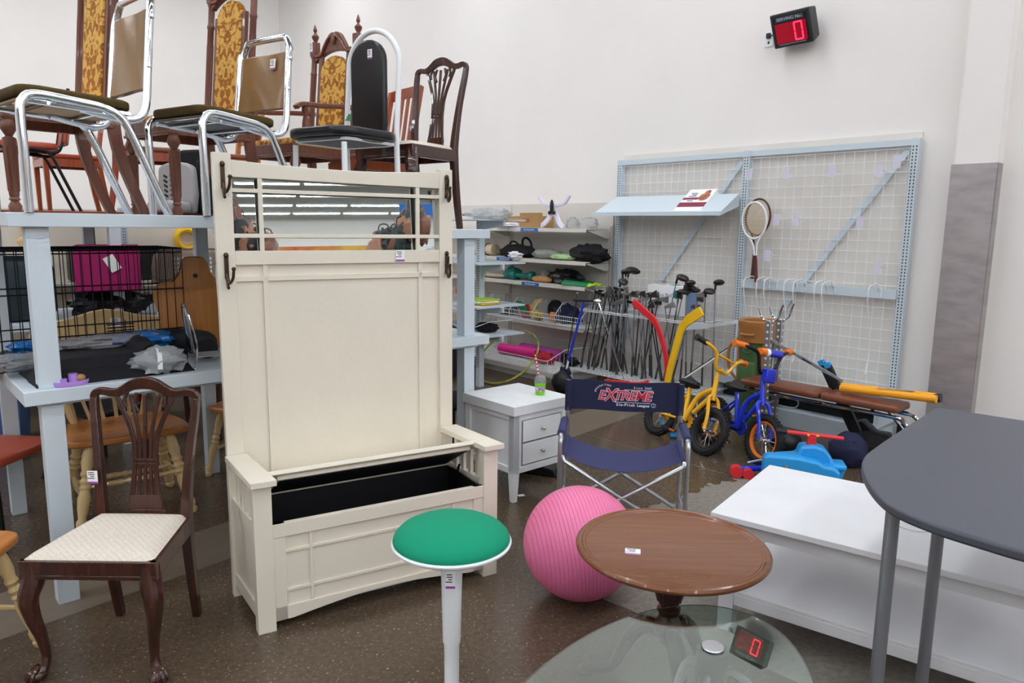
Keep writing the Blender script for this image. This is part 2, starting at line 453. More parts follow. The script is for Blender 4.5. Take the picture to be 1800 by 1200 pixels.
# steel corner guard wrapped round the pilaster
b = MB()
b.hexa([S(1.035, .255), S(1.32, .255), S(1.32, .268), S(1.035, .268)], [S(1.035, .255, 2.07), S(1.32, .255, 2.07), S(1.32, .268, 2.07), S(1.035, .268, 2.07)])
b.hexa([S(1.035, .268), S(1.048, .268), S(1.048, .36), S(1.035, .36)], [S(1.035, .268, 2.07), S(1.048, .268, 2.07), S(1.048, .36, 2.07), S(1.035, .36, 2.07)])
b.hexa([S(1.312, .268), S(1.325, .268), S(1.325, .36), S(1.312, .36)], [S(1.312, .268, 2.07), S(1.325, .268, 2.07), S(1.325, .36, 2.07), S(1.312, .36, 2.07)])
tag(b.build('corner_guard', M['steel'], smooth=0), 'tall brushed steel corner guard wrapped round the wall pilaster', 'corner guard')
# floor joints (saw cuts) and a worn light patch
b = MB()
def floor_strip(b, p, z0=0.0006, z1=0.0012):
    v = [S(u, v_, z) for z in (z0, z1) for u, v_ in p]; n = len(p); b.hexa(v[:n], v[n:])
floor_strip(b, [(-.9, -1.46), (3.2, -1.42), (3.2, -1.414), (-.9, -1.454)]); floor_strip(b, [(3.2, -14, ), (3.206, -14), (3.206, -.1), (3.2, -.1)])
struct(b.build('trim_3', mat('joint_dark', '#7d6d5b', .8), smooth=0))
# an older, paler strip of slab with a straight edge, and a rough grey worn area
def edge_u(v): return -.929 - .132*(v + .735)
b = MB(); floor_strip(b, [(edge_u(-9)-.42, -9), (edge_u(-9), -9), (edge_u(-.5), -.5), (edge_u(-.5)-.42, -.5)], .0003, .0008)
pale = mat('pale_slab', '#7a6d5e', .3, var=.12, scale=14); struct(b.build('trim_5', pale, smooth=0))
rr = random.Random(5); pp = []
base = [(.54, -1.425), (.47, -1.7), (.50, -2.1), (.42, -2.5), (.46, -3.0), (1.0, -3.3), (2.2, -3.2), (2.5, -2.0), (1.6, -1.425)]
for i in range(len(base)):
    a, c = Vector(base[i]), Vector(base[(i+1) % len(base)])
    if i == len(base)-1: pp.append(a); continue
    for k in range(14): pp.append(a.lerp(c, k/14) + Vector((rr.uniform(-.03, .03), rr.uniform(-.02, .02))) * (1 if i < 4 else .5))
b = MB(); b.prism([(SO + SU*p.x + SV*p.y).to_2d() for p in pp], 0.0013, 0.0018); struct(b.build('trim_4', M['patch'], smooth=0))

# ceiling lights: rows of long fluorescent battens
tube_m = mat('lit_tube', '#ffffff', 0.5, emit='#f6faff', estr=TUBE_STRENGTH)
L0 = thing('ceiling_light', 'long fluorescent batten lit on the grey ceiling, seen in the mirror of the hall tree', 'ceiling light', S(0, 0, CH), SANG, 'fluorescent battens in rows across the ceiling')
MB().box((0, 0, -0.03), (0.22, 2.42, 0.06)).build('housing', M['white'], L0, smooth=0)
MB().box((0, 0, -0.072), (0.17, 2.34, 0.03)).build('tube', tube_m, L0, bevel=0.01)
first = True
for i in range(14):
    u = -7.6 + i * 3.4
    for j in range(9 if u < 4.4 else 13):
        v = (-1.3 if u < 4.4 else 14.06) - j * 2.56
        if first: L0.location = S(u, v, CH); first = False
        else: copy_tree(L0, loc=S(u, v, CH))
# ================================================================ HALL TREE BENCH
HT = thing('hall_tree', 'tall cream hall tree bench with mirror, coat hooks and open black lined seat box', 'hall tree', (-0.98, 2.643, 0), math.radians(30.5))
cm = M['cream']
for x0, x1, xb0, xb1 in ((0.0, 0.07, -0.03, 0.04), (1.0, 1.07, 0.95, 1.016)):
    MB().b2(x0, x1, 0, 0.05, 0, 0.61).build('front_post', cm, HT, bevel=0.002)
    st = MB().b2(xb0, xb1, 0.36, 0.40, 0, 1.875 if x0 < .5 else 1.855).build('back_stile', cm, HT, bevel=0.002)
    # side frame: panel, rails, slats between box and arm
    sd = MB(); xa, xb_ = (0.012, 0.03) if x0 < .5 else (1.03, 1.05); sh = -0.03 if x0 < .5 else -0.045
    def sx(x, y): return x + sh * (y / 0.38)
    def bar(y0, y1, z0, z1, th=0.02, o=0):
        xm = (xa + xb_) / 2 + o
        sd.hexa([(sx(xm-th/2, y0), y0, z0), (sx(xm+th/2, y0), y0, z0), (sx(xm+th/2, y1), y1, z0), (sx(xm-th/2, y1), y1, z0)],
                [(sx(xm-th/2, y0), y0, z1), (sx(xm+th/2, y0), y0, z1), (sx(xm+th/2, y1), y1, z1), (sx(xm-th/2, y1), y1, z1)])
    bar(.05, .36, .10, .42, .012); bar(.05, .36, .40, .45, .026); bar(.05, .36, .05, .11, .026)
    sd.build('side_panel', cm, HT, bevel=0.0015)
    sd = MB(); bar(.05, .36, .59, .61, .03); sd.build('arm_rail', cm, HT)
    for y in (0.10, 0.16, 0.22, 0.28):
        sd = MB(); bar(y, y+.022, .45, .59, .014); sd.build('arm_slat', cm, HT)
    a = (-0.012, 0.085) if x0 < .5 else (0.985, 1.085); c_ = (-0.04, 0.05) if x0 < .5 else (0.945, 1.035)
    MB().hexa([(a[0], -.035, .61), (a[1], -.035, .61), (c_[1], .358, .61), (c_[0], .358, .61)], [(a[0], -.035, .636), (a[1], -.035, .636), (c_[1], .358, .636), (c_[0], .358, .636)]).build('armrest', cm, HT, bevel=0.003)
# seat box
fb = MB(); fb.b2(.07, 1.0, .018, .03, .06, .43)
fb.b2(.07, 1.0, .005, .03, .385, .44); fb.b2(.07, .118, .008, .03, .035, .44); fb.b2(.952, 1.0, .008, .03, .035, .44)
arch = [(.07, .035), (.14, .035)] + [(x/100, .035 + .035*math.sin((x-14)/79*PI)) for x in range(20, 93, 6)] + [(.93, .035), (1.0, .035), (1.0, .092), (.07, .092)]
fb.prism(arch, .008, .03, 'y')
fp = fb.build('front_panel', cm, HT, bevel=0.0015)
tr = MB(); tr.b2(.118, .952, .011, .02, .314, .326); tr.b2(.118, .952, .011, .02, .150, .162)
for x in (.212, .846): tr.b2(x, x+.013, .010, .021, .092, .385)
tr.build('panel_trim', cm, fp, bevel=0.001)
bx = MB(); bx.b2(.052, .995, .03, .36, .10, .11); bx.b2(.052, .06, .03, .36, .11, .436); bx.b2(.985, .993, .03, .36, .11, .436); bx.b2(.052, .995, .350, .358, .11, .46); bx.b2(.07, 1.0, .0301, .034, .11, .438)
bx.build('box_lining', M['blackin'], HT, smooth=0)
MB().b2(.05, .99, .34, .362, .44, .475).build('hinge_rail', cm, HT, bevel=.002)
lid = MB(); th = math.radians(29)
Ml = Matrix.Translation((0.0, 0.345, 0.462)) @ Matrix.Rotation(-th, 4, 'X')
l = MB(); l.b2(.062, 1.035, -.335, 0, 0, .018); l.xf(Ml); ld = l.build('seat_lid', cm, HT, bevel=.002)
l = MB(); l.b2(.11, .97, -.30, -.01, -.016, 0); l.xf(Ml); l.build('lid_cleat', cm, ld, bevel=.002)
l = MB(); l.b2(.12, .96, -.285, -.02, -.018, -.0165); l.xf(Ml); l.build('lid_lining', M['blackin'], ld, smooth=0)
stay = MB(); stay.tube(cr([(.965, .30, .33), (.962, .24, .38), (.955, .16, .50)], 4), .006, 6); stay.tube([(.97, .30, .30), (.97, .22, .36)], .008, 6)
stay.build('lid_stay', M['blackmet'], HT)
# back
bk = MB(); bk.b2(.04, .95, .378, .39, .40, 1.45); bp_ = bk.build('back_panel', cm, HT)
tr = MB(); tr.b2(.04, .95, .368, .379, 1.362, 1.384)
for x in (.148, .846): tr.b2(x, x+.02, .368, .379, .50, 1.44)
tr.b2(.15, .95, .366, .379, .487, .503); tr.build('panel_trim', cm, bp_, bevel=.001)
MB().b2(.04, .95, .362, .395, 1.43, 1.487).build('middle_rail', cm, HT, bevel=.002)
top = [(.04, 1.782), (.95, 1.768)] + [(.95 - i*.091, 1.842 - .016*math.sin(i/10*PI) + .006*(i/10)) for i in range(11)]
MB().prism(top, .362, .395, 'y').build('top_rail', cm, HT, bevel=.002)
mu = MB()
for x in (.140, .834): mu.b2(x, x+.018, .364, .376, 1.48, 1.785)
for z in (1.541, 1.722): mu.b2(.04, .95, .3635, .3765, z, z+.016)
mr = MB().box((.495, 0, 1.632), (.92, .004, .325)); mr.xf(Matrix.Translation((0, .392, 1.48)) @ Matrix.Rotation(math.radians(-2.9), 4, 'X') @ Matrix.Translation((0, 0, -1.48)))
mro = mr.build('mirror', M['mirror'], HT, smooth=0)
mu.build('muntin', cm, mro, bevel=.001)
def hook(x, z, far=0):
    h = MB(); y = .36
    h.ribbon([(x, y-.004, z+.055), (x, y-.004, z-.04)], .016, .007, (0, 1, 0))
    s = -1 if far else 1
    h.tube(cr([(x, y-.008, z-.02), (x+s*.004, y-.03, z-.055), (x+s*.012, y-.065, z-.035), (x+s*.016, y-.07, z+.0)], 5), [.006]*16, 7)
    h.tube(cr([(x, y-.006, z+.01), (x+s*.01, y-.03, z+.005), (x+s*.018, y-.055, z+.02), (x+s*.02, y-.06, z+.045)], 5) if far else cr([(x, y-.006, z-.035), (x, y-.02, z-.07), (x, y-.03, z-.075)], 5), .006, 7)
    h.blob((x+s*.016, y-.07, z+.004), (.009, .009, .008)); h.blob((x, y-.006, z+.055), (.010, .006, .012))
    h.build('coat_hook', M['bronze'], HT)
hook(.006, 1.775); hook(.004, 1.415); hook(.985, 1.765, 1); hook(.985, 1.415, 1)
price_tag(HT, (.752, .359, 1.462), w_=.042, h_=.05)

# ================================================================ CHIPPENDALE SIDE CHAIRS
def shield_chair(label, loc, rz, sc=1.0, group=None):
    t = thing('dining_chair', label, 'chair', loc, rz, group); t.scale = (sc, sc, sc)
    w_ = M['mahog']
    for s in (-1, 1):   # front cabriole legs
        p = cr([(s*.198, .03, .44), (s*.203, .02, .37), (s*.217, .006, .31), (s*.212, .012, .24), (s*.198, .026, .16), (s*.192, .034, .085), (s*.198, .026, .045), (s*.208, .014, .025)], 5)
        r = []
        key = [.034, .037, .033, .026, .020, .0155, .019, .026]
        for i in range(len(p)):
            f = i/(len(p)-1)*7; k = min(int(f), 6); r.append(key[k] + (key[k+1]-key[k])*(f-k))
        b = MB().tube(p, r, 10); b.blob((s*.211, .010, .022), (.032, .032, .022), 12, 8)
        for a in (-1.1, -.4, .35, 1.0):
            an = math.atan2(-1, s) + a*.75; dx, dy = math.cos(an), math.sin(an)
            b.tube(cr([(s*.204+dx*.008, .018+dy*.008, .052), (s*.209+dx*.028, .012+dy*.028, .036), (s*.211+dx*.037, .010+dy*.037, .010)], 3), [.008, .0085, .009, .009, .0085, .008, .006], 6)
        b.build('leg', w_, t)
        # rear leg sweeping up into the back post
        p = cr([(s*.158, .455, 0), (s*.160, .425, .18), (s*.164, .398, .40), (s*.168, .402, .52), (s*.180, .425, .70), (s*.197, .452, .86), (s*.200, .462, .915)], 5)
        wds = [.030, .034, .040, .036, .030, .028, .026]
        W = [wds[min(int(i/5), 6)] + (wds[min(int(i/5)+1, 6)] - wds[min(int(i/5), 6)])*(i/5 - int(i/5)) for i in range(len(p))]
        MB().ribbon(p, W, W, (0, 1, 0)).build('leg', w_, t, bevel=.003)
    f = MB()
    f.hexa([(-.235, -.004, .40), (.235, -.004, .40), (.235, .02, .40), (-.235, .02, .40)], [(-.235, -.004, .452), (.235, -.004, .452), (.235, .02, .452), (-.235, .02, .452)])
    for s in (-1, 1):
        f.hexa([(s*.236, -.003, .385), (s*.214, -.003, .385), (s*.158, .41, .385), (s*.182, .41, .385)], [(s*.236, -.003, .452), (s*.214, -.003, .452), (s*.158, .41, .452), (s*.182, .41, .452)])
    f.b2(-.165, .165, .39, .415, .385, .462)
    f.b2(-.235, .235, -.004, .02, .385, .402)
    f.build('seat_rail', w_, t, bevel=.003)
    c = MB()
    def seat(u, v):
        x = (u-.5)*2*(.222 - .052*v); y = .008 + .385*v
        e = min(1, min(u, 1-u)*7, min(v, 1-v)*7); e = math.sqrt(max(0, e*(2-e)))
        return Vector((x, y, .452 + .024*e + .008*math.sin(PI*u)*math.sin(PI*v)))
    c.grid(20, 18, seat); c.b2(-.16, .16, .02, .38, .43, .455)
    c.build('seat_cushion', M['wool'], t, smooth=60)
    # crest rail
    half = [(.200, .905), (.199, .925), (.188, .938), (.165, .941), (.135, .936), (.105, .938), (.075, .952), (.045, .968), (.015, .975)]
    pts = [(-x, .462, z) for x, z in half] + [(x, .462, z) for x, z in reversed(half)]
    pts = cr(pts, 3); W = [.028 + .020*math.exp(-(q.x/.09)**2) for q in pts]
    MB().ribbon(pts, W, .024, (0, 1, 0)).build('crest_rail', w_, t, bevel=.004)
    # pierced splat: five ribs fanning up from a waist
    sp = MB()
    def y_at(z): return .405 + (z-.46)*.118
    def hw(z):
        k = [(.46, .068), (.50, .060), (.55, .050), (.66, .040), (.74, .043), (.80, .058), (.86, .083), (.92, .110), (.95, .118)]
        for (a, b), (c2, d) in zip(k, k[1:]):
            if z <= c2: return b + (d-b)*(z-a)/(c2-a)
        return k[-1][1]
    for c_ in (-1, -.5, 0, .5, 1):
        zs = [.50 + i*.0225 for i in range(20)]
        top_z = .935 if abs(c_) == 1 else (.955 if c_ else .96)
        zs = [z for z in zs if z < top_z]
        pp = [(c_*hw(z), y_at(z), z) for z in zs]
        W = [.017 if abs(c_) == 1 else .0125] * len(pp)
        sp.ribbon(cr(pp, 2), [W[0]] * ((len(pp)-1)*2+1), .011, (0, 1, 0))
    for z in (.655, .672):
        sp.b2(-.046, .046, y_at(z)-.007, y_at(z)+.007, z-.006, z+.006)
    sp.hexa([(-.082, .398, .458), (.082, .398, .458), (.082, .42, .458), (-.082, .42, .458)], [(-.075, .40, .478), (.075, .40, .478), (.075, .415, .478), (-.075, .415, .478)])
    sp.hexa([(-.070, .402, .478), (.070, .402, .478), (.070, .413, .478), (-.070, .413, .478)], [(-.056, .405, .535), (.056, .405, .535), (.056, .418, .535), (-.056, .418, .535)])
    for s in (-1, 1):   # small leaf-shaped bridges near the crest
        sp.ribbon(cr([(s*.028, y_at(.87), .86), (s*.043, y_at(.90), .895), (s*.032, y_at(.94), .935)], 4), .012, .010, (0, 1, 0))
        sp.ribbon(cr([(s*.075, y_at(.87), .88), (s*.080, y_at(.90), .905), (s*.068, y_at(.94), .94)], 4), .012, .010, (0, 1, 0))
    sp.build('splat', w_, t, bevel=.0015)
    return t
c1 = shield_chair('dark mahogany shield back chair with cream seat standing on the floor in the left foreground', (-1.442, 2.335, 0), 0.0)
price_tag(c1, (-.186, .382, .615), w_=.04, h_=.052)

# ================================================================ TWO TIER DISPLAY TABLES
TN = -SU            # away from the front edge
def TP(t, n, z=0.0, off=0.0):   # t along the edge towards the wall, n away from the edge
    return Vector((-1.915, 2.787, 0)) + SV * t + TN * (n + off) + Vector((0, 0, z))
def quad(b, t0, t1, n0, n1, z0, z1, off=0.0):
    b.hexa([TP(t0, n0, z0, off), TP(t1, n0, z0, off), TP(t1, n1, z0, off), TP(t0, n1, z0, off)], [TP(t0, n0, z1, off), TP(t1, n0, z1, off), TP(t1, n1, z1, off), TP(t0, n1, z1, off)])
    return b
def two_tier(label, t0, t1, ztop, off, depth_up, depth_lo, posts_mid=True):
    t = thing('display_table', label, 'display table')
    quad(MB(), t0, t1, 0, depth_lo, .872, .93, off).build('lower_top', M['tblue'], t, bevel=.003)
    quad(MB(), t0+.05, t1-.05, .05, depth_lo-.05, .855, .8721, off).build('apron', M['tblue'], t)
    quad(MB(), t0, t1, 0, depth_up, ztop-.055, ztop, off).build('upper_top', M['tblue'], t, bevel=.003)
    for ta in (t0+.10, t1-.13):
        for na in (.075,):
            quad(MB(), ta-.04, ta+.04, na-.038, na+.038, 0, .857, off).build('leg', M['tblue'], t, bevel=.002)
            quad(MB(), ta-.04, ta+.04, na-.038, na+.038, .93, ztop-.055, off).build('upper_post', M['tblue'], t, bevel=.002)
        if True:
            na = depth_up - .08
            quad(MB(), ta-.035, ta+.035, na-.035, na+.035, 0, ztop-.055, off).build('rear_leg', M['tblue'], t, bevel=.002)
    return t
two_tier('pale blue two tier wooden display table in the left foreground, stacked with chairs', 0.0, 1.285, 1.630, 0.0, 1.40, 1.05)
two_tier('pale blue two tier wooden display table behind the hall tree, ending beside the small nightstand', 1.295, 2.47, 1.580, 0.10, 1.40, .50)

# ================================================================ GREEN WOBBLE STOOL
t = thing('stool', 'round green wobble stool with white rim and white pedestal in the foreground', 'stool', (-0.185, 2.20, 0), 0)
MB().lathe([(.0, 0), (.125, 0), (.140, .006), (.142, .014), (.12, .024), (.05, .045), (.032, .07), (.0, .07)], seg=40).build('base', M['white'], t)
MB().lathe([(.024, .05), (.0245, .245), (.0265, .250), (.0290, .262), (.033, .45), (.037, .555), (.05, .575)], seg=28).build('column', M['white'], t)
MB().lathe([(.05, .565), (.12, .575), (.175, .59), (.190, .600), (.192, .606), (.188, .611), (.17, .611), (0, .611)], seg=56).build('seat_shell', M['white'], t)
MB().lathe([(.185, .605), (.187, .615), (.182, .628), (.168, .643), (.14, .658), (.10, .669), (.05, .675), (0, .677)], seg=56).build('seat_cushion', M['green'], t)
tg = price_tag(t, (-.001, -.0365, .488), w_=.03, h_=.055)
# ================================================================ ROUND PEDESTAL TABLE
t = thing('pedestal_table', 'round brown wooden pedestal table with a raised rim and a price sticker on top', 'table', (.543, 2.30, 0), 0)
MB().lathe([(r*1.025, z-.026) for r, z in ((0, .556), (.24, .556), (.285, .558), (.303, .563), (.311, .571), (.312, .577), (.308, .584), (.302, .587), (.296, .586), (.291, .583), (.288, .5805), (.283, .580), (.280, .5775), (.276, .576), (0, .576))], seg=80).build('table_top', M['tabletop'], t, smooth=25)
MB().lathe([(.0, .53), (.08, .53), (.08, .524), (.05, .515), (.036, .500), (.045, .488), (.041, .476), (.034, .47), (.044, .455), (.052, .43), (.052, .405), (.045, .375), (.034, .35), (.030, .338), (.040, .328), (.040, .316), (.030, .30), (.036, .285), (.048, .262), (.050, .245), (.044, .228), (.026, .218), (.018, .208), (.024, .198), (.012, .185), (0, .18)], seg=28).build('pedestal', M['tabledark'], t)
fl = MB()
for k in range(14):
    a = 2*PI*k/14; fl.tube([(.036*math.cos(a), .036*math.sin(a), .355), (.051*math.cos(a), .051*math.sin(a), .405), (.050*math.cos(a), .050*math.sin(a), .44)], .0045, 6)
fl.build('fluting', M['tabledark'], t)
for a in (157, 35, 275):
    an = math.radians(a); dx, dy = math.cos(an), math.sin(an)
    p = cr([(dx*r, dy*r, z) for r, z in ((.025, .235), (.07, .245), (.115, .205), (.155, .125), (.19, .06), (.24, .036), (.285, .024))], 5)
    r = [.026, .030, .028, .023, .019, .018, .02]
    R = [r[min(i//5, 6)] + (r[min(i//5+1, 6)] - r[min(i//5, 6)])*((i % 5)/5) for i in range(len(p))]
    MB().tube(p, R, 10).blob((dx*.285, dy*.285, .018), (.032, .03, .018)).build('leg', M['tabledark'], t)
tg = price_tag(t, (-.138, -.046, .5513), w_=.05, h_=.042, flat=True, rz=math.radians(-10))
# ================================================================ OVAL GLASS COFFEE TABLE
gm = mat('greenish_glass', '#d2ebe2', 0.0, trans=1.0, ior=2.1)
t = thing('coffee_table', 'oval clear glass coffee table on white tubular legs at the bottom edge', 'table', (.336, 1.491, 0), math.radians(55))
ov = [(.597*math.cos(2*PI*k/96), .325*math.sin(2*PI*k/96)) for k in range(96)]
MB().prism(ov, .490, .500).build('glass_top', gm, t, bevel=.003)
for sg in (1, -1):
    hx = .3635 * sg
    MB().lathe([(.0, .38), (.041, .38), (.042, .382), (.042, .4885), (0, .4885)], (hx, 0, 0), 36).build('hub', mat('hub_grey', '#8fa09e', .4), t)
    MB().lathe([(.0, .5002), (.029, .5002), (.030, .502), (.028, .505), (0, .506)], (hx, 0, 0), 36).build('cap', M['alum'], t)
    for a in (60, 180, 300):
        an = math.radians(a + (0 if sg > 0 else 180)); dx, dy = math.cos(an), math.sin(an)
        p = cr([(hx + dx*r, dy*r, z) for r, z in ((.035, .425), (.06, .42), (.11, .37), (.16, .20), (.18, .012))], 5)
        MB().tube(p, .013, 10).build('leg', M['white'], t)
# ================================================================ WHITE COFFEE TABLE WITH SHELF
t = thing('coffee_table', 'long white painted coffee table with a lower shelf, under the charcoal table', 'table', (.791, 2.731, 0), math.radians(-36.5))
L_, W_ = 1.30, .735
MB().b2(0, L_, 0, W_, .475, .50).build('table_top', M['whitep'], t, bevel=.003)
MB().b2(.055, L_-.055, .045, .062, .415, .475).b2(.055, L_-.055, W_-.062, W_-.045, .415, .475).b2(.055, .072, .05, W_-.05, .415, .475).b2(L_-.072, L_-.055, .05, W_-.05, .415, .475).build('apron', M['whitep'], t)
for x in (.07, L_-.07):
    for y in (.06, W_-.06): MB().b2(x-.03, x+.03, y-.03, y+.03, 0, .475).build('leg', M['whitep'], t, bevel=.002)
MB().b2(.055, L_-.055, .035, W_-.035, .17, .185).b2(.10, L_-.10, .034, .052, .125, .17).b2(.10, L_-.10, W_-.052, W_-.034, .125, .17).build('lower_shelf', M['whitep'], t, bevel=.002)
sk = MB(); rr = random.Random(2)
sk.tube(cr([(.62, .30, .501), (.66, .285, .5015), (.70, .30, .501), (.72, .33, .501)], 4), .002, 5)
sk.build('clear_tape', M['clear'], t)
# ================================================================ CHARCOAL BAR TABLE
t = thing('bar_table', 'tall charcoal D shaped table with grey tubular legs at the right edge', 'table')
out = [(1.672, 2.793), (1.43, 2.535), (1.225, 2.315)] + [tuple(p[:2]) for p in cr([(1.225, 2.315, 0), (1.087, 2.155, 0), (1.016, 2.02, 0), (.967, 1.857, 0), (.959, 1.737, 0), (1.0, 1.633, 0), (1.057, 1.555, 0), (1.125, 1.480, 0), (1.25, 1.40, 0), (1.40, 1.36, 0), (1.56, 1.38, 0), (1.72, 1.48, 0), (1.88, 1.63, 0)], 5)[1:]] + [(2.12, 1.90), (2.36, 2.17), (2.02, 2.48)]
MB().prism(out, .892, .92).build('table_top', M['desk'], t, bevel=.008, smooth=25, bseg=3)
for x, y in ((1.018, 1.842), (1.325, 2.135), (1.95, 2.15), (1.55, 1.55)):
    MB().lathe([(0, 0), (.022, 0), (.022, .02), (.018, .025), (.018, .872), (.03, .875), (.03, .892), (0, .892)], (x, y, 0), 24).build('leg', M['greymet'], t)
# ================================================================ NIGHTSTAND
t = thing('nightstand', 'small distressed white nightstand with two drawers beside the hall tree', 'nightstand', (.018, 4.062, 0), SANG + PI)
# local x runs along the plain side (away to the left), local y towards the camera side: rebuild in a frame with x = wall-ward edge
t.rotation_euler = (0, 0, math.atan2(SV.y, SV.x))
m_ = M['whitens']; NW, ND = .445, .455   # x: along the drawer front, y: depth (away from it)
MB().b2(-.012, NW+.012, -.012, ND+.012, .522, .58).build('top', m_, t, bevel=.003)
cb = MB(); cb.b2(.01, NW-.01, .006, ND-.006, .175, .523); cb.b2(0, .045, 0, .045, .17, .523)
cb.b2(.02, NW-.02, .001, .02, .49, .523).b2(.02, NW-.02, .001, .02, .17, .205); cb.b2(.0005, .02, .02, ND-.02, .49, .523).b2(.0005, .02, .02, ND-.02, .17, .21)
cb.build('carcass', m_, t, bevel=.002)
for x, y in ((0, 0), (NW-.05, 0), (0, ND-.05), (NW-.05, ND-.05)):
    b = MB(); sx_, sy_ = (0 if x == 0 else .018), (0 if y == 0 else .018)
    b.hexa([(x+sx_, y+sy_, 0), (x+sx_+.032, y+sy_, 0), (x+sx_+.032, y+sy_+.032, 0), (x+sx_, y+sy_+.032, 0)], [(x, y, .19), (x+.05, y, .19), (x+.05, y+.05, .19), (x, y+.05, .19)])
    b.b2(x, x+.05, y, y+.05, .19, .523); b.build('leg', m_, t, bevel=.002)
for z0, z1 in ((.355, .482), (.218, .345)):
    d = MB().b2(.068, NW-.068, -.004, .02, z0, z1).build('drawer', m_, t, bevel=.002)
    MB().tube([(NW/2, -.004, (z0+z1)/2), (NW/2, -.016, (z0+z1)/2)], .005, 8).blob((NW/2, -.022, (z0+z1)/2), (.012, .009, .012), 12, 8).build('knob', M['alum'], d)
gaps = MB()
for z0, z1 in ((.355, .482), (.218, .345)):
    gaps.b2(.064, NW-.064, -.0002, .001, z0-.004, z0).b2(.064, NW-.064, -.0002, .001, z1, z1+.003).b2(.064, .068, -.0002, .001, z0-.004, z1+.003).b2(NW-.068, NW-.064, -.0002, .001, z0-.004, z1+.003)
gaps.build('drawer_gap', M['ink'], t, smooth=0)
# drink cup on the nightstand
t = thing('drink_cup', 'clear plastic cup of bright green slush with a striped straw on the nightstand', 'cup', (.018, 4.062, 0), 0)
P0 = Vector((.018, 4.062, 0)) + SV*.33 + (-SU)*.13
t.location = (P0.x, P0.y, .58)
MB().lathe([(0, 0), (.027, 0), (.0285, .01), (.036, .075), (0, .076)], seg=24).build('green_slush', mat('lime_slush', '#7fd01a', 0.4, var=.1, scale=40), t)
MB().lathe([(.0272, .002), (.037, .085), (.0375, .09), (.037, .092), (.030, .11), (.018, .122), (.012, .124), (.011, .121), (.029, .108), (.0355, .088), (.0265, .002)], seg=24).build('cup_and_lid', M['clear'], t)
lb = MB(); lb.grid(12, 2, lambda u, v: Vector(((.0305+.0035*v+.0012)*math.cos(-2.6+2.0*u), (.0305+.0035*v+.0012)*math.sin(-2.6+2.0*u), .028+.026*v))); lb.build('band', mat('cup_print', '#7a3a9a', 0.5, col2='#f2d8f0', scale=60), t, smooth=60)
stw = mat('striped_straw', '#f5f2f2', 0.4); N, L = nm(stw)
tc = N.new('ShaderNodeTexCoord'); wv = N.new('ShaderNodeTexWave'); wv.inputs['Scale'].default_value = 14; wv.bands_direction = 'Z'; r_ = N.new('ShaderNodeValToRGB')
r_.color_ramp.interpolation = 'CONSTANT'; r_.color_ramp.elements[0].color = hexc('#f7f4f4'); r_.color_ramp.elements[1].position = .5; r_.color_ramp.elements[1].color = hexc('#d8283c')
L.new(tc.outputs['Object'], wv.inputs[0]); L.new(wv.outputs[0], r_.inputs[0]); L.new(r_.outputs[0], N['Principled BSDF'].inputs['Base Color'])
MB().tube([(.004, 0, .03), (-.034, .005, .245)], .0052, 10).build('straw', stw, t)
# ================================================================ PINK BALL
def ball_mat():
    m = M['pink']; N, L = nm(m); b = N['Principled BSDF']
    tc = N.new('ShaderNodeTexCoord'); wv = N.new('ShaderNodeTexWave'); wv.inputs['Scale'].default_value = 20; wv.bands_direction = 'X'; wv.wave_profile = 'SAW'
    L.new(tc.outputs['Object'], wv.inputs[0]); r = N.new('ShaderNodeValToRGB'); e = r.color_ramp.elements; e[0].position = 0; e[0].color = (0, 0, 0, 1); e[1].position = .06; e[1].color = (1, 1, 1, 1)
    x = e.new(.97); x.color = (1, 1, 1, 1); y = e.new(1.0); y.color = (0, 0, 0, 1)
    L.new(wv.outputs[0], r.inputs[0]); bp = N.new('ShaderNodeBump'); bp.inputs['Strength'].default_value = .8; bp.inputs['Distance'].default_value = .0042
    L.new(r.outputs[0], bp.inputs['Height']); L.new(bp.outputs[0], b.inputs['Normal'])
    return m
pb = MB().blob((0, 0, 0), (.248, .248, .243), 64, 48).build('exercise_ball', ball_mat(), smooth=180)
tag(pb, 'large pink ribbed exercise ball resting on the floor', 'exercise ball', loc=(.308, 3.0, .243)); pb.rotation_euler = (0.1, -0.12, math.radians(10))
# ================================================================ FOLDING DIRECTOR CHAIR
t = thing('director_chair', 'navy canvas folding director chair with aluminium tube frame', 'chair', (.578, 3.60, 0), math.radians(-8)); t.scale = (1.035, 1.0, .935)
al = M['alum']; hw_ = .315
for s in (-1, 1):
    x = s*hw_
    MB().tube(cr([(x, .03, .012), (x, .03, .30), (x, .03, .50), (x, .045, .545), (x, .09, .56), (x, .28, .56)], 5), .0125, 10).build('front_leg', al, t)
    MB().tube([(x+s*.0, .40, .012), (x, .395, .57)], .0125, 10).build('rear_leg', al, t)
    MB().tube([(x-s*.012, .395, .30), (x-s*.012, .40, .80)], .0125, 10).build('back_post', al, t)
    MB().tube([(x, .03, .13), (x, .40, .13)], .008, 8).build('side_stretcher', al, t)
    MB().tube([(x, .06, .335), (x, .42, .335)], .008, 8).build('side_rail', al, t)
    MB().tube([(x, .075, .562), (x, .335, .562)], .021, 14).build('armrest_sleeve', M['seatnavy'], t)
    MB().tube([(x, .33, .562), (x, .352, .562)], .022, 14).build('sleeve_end', M['black'], t)
    # crossing legs
    MB().tube([(x*.93, .01, .425), (-x*.98, .01, .02)], .0115, 8).build('cross_leg', al, t)
    MB().tube([(x*.93, .40, .43), (-x*.98, .40, .02)], .0115, 8).build('cross_leg', al, t)
    MB().tube(cr([(x*.93, .01, .425), (x*.95, .02, .44), (x*.95, .06, .445), (x*.95, .37, .445), (x*.95, .40, .43)], 4), .0115, 8).build('seat_tube', al, t)
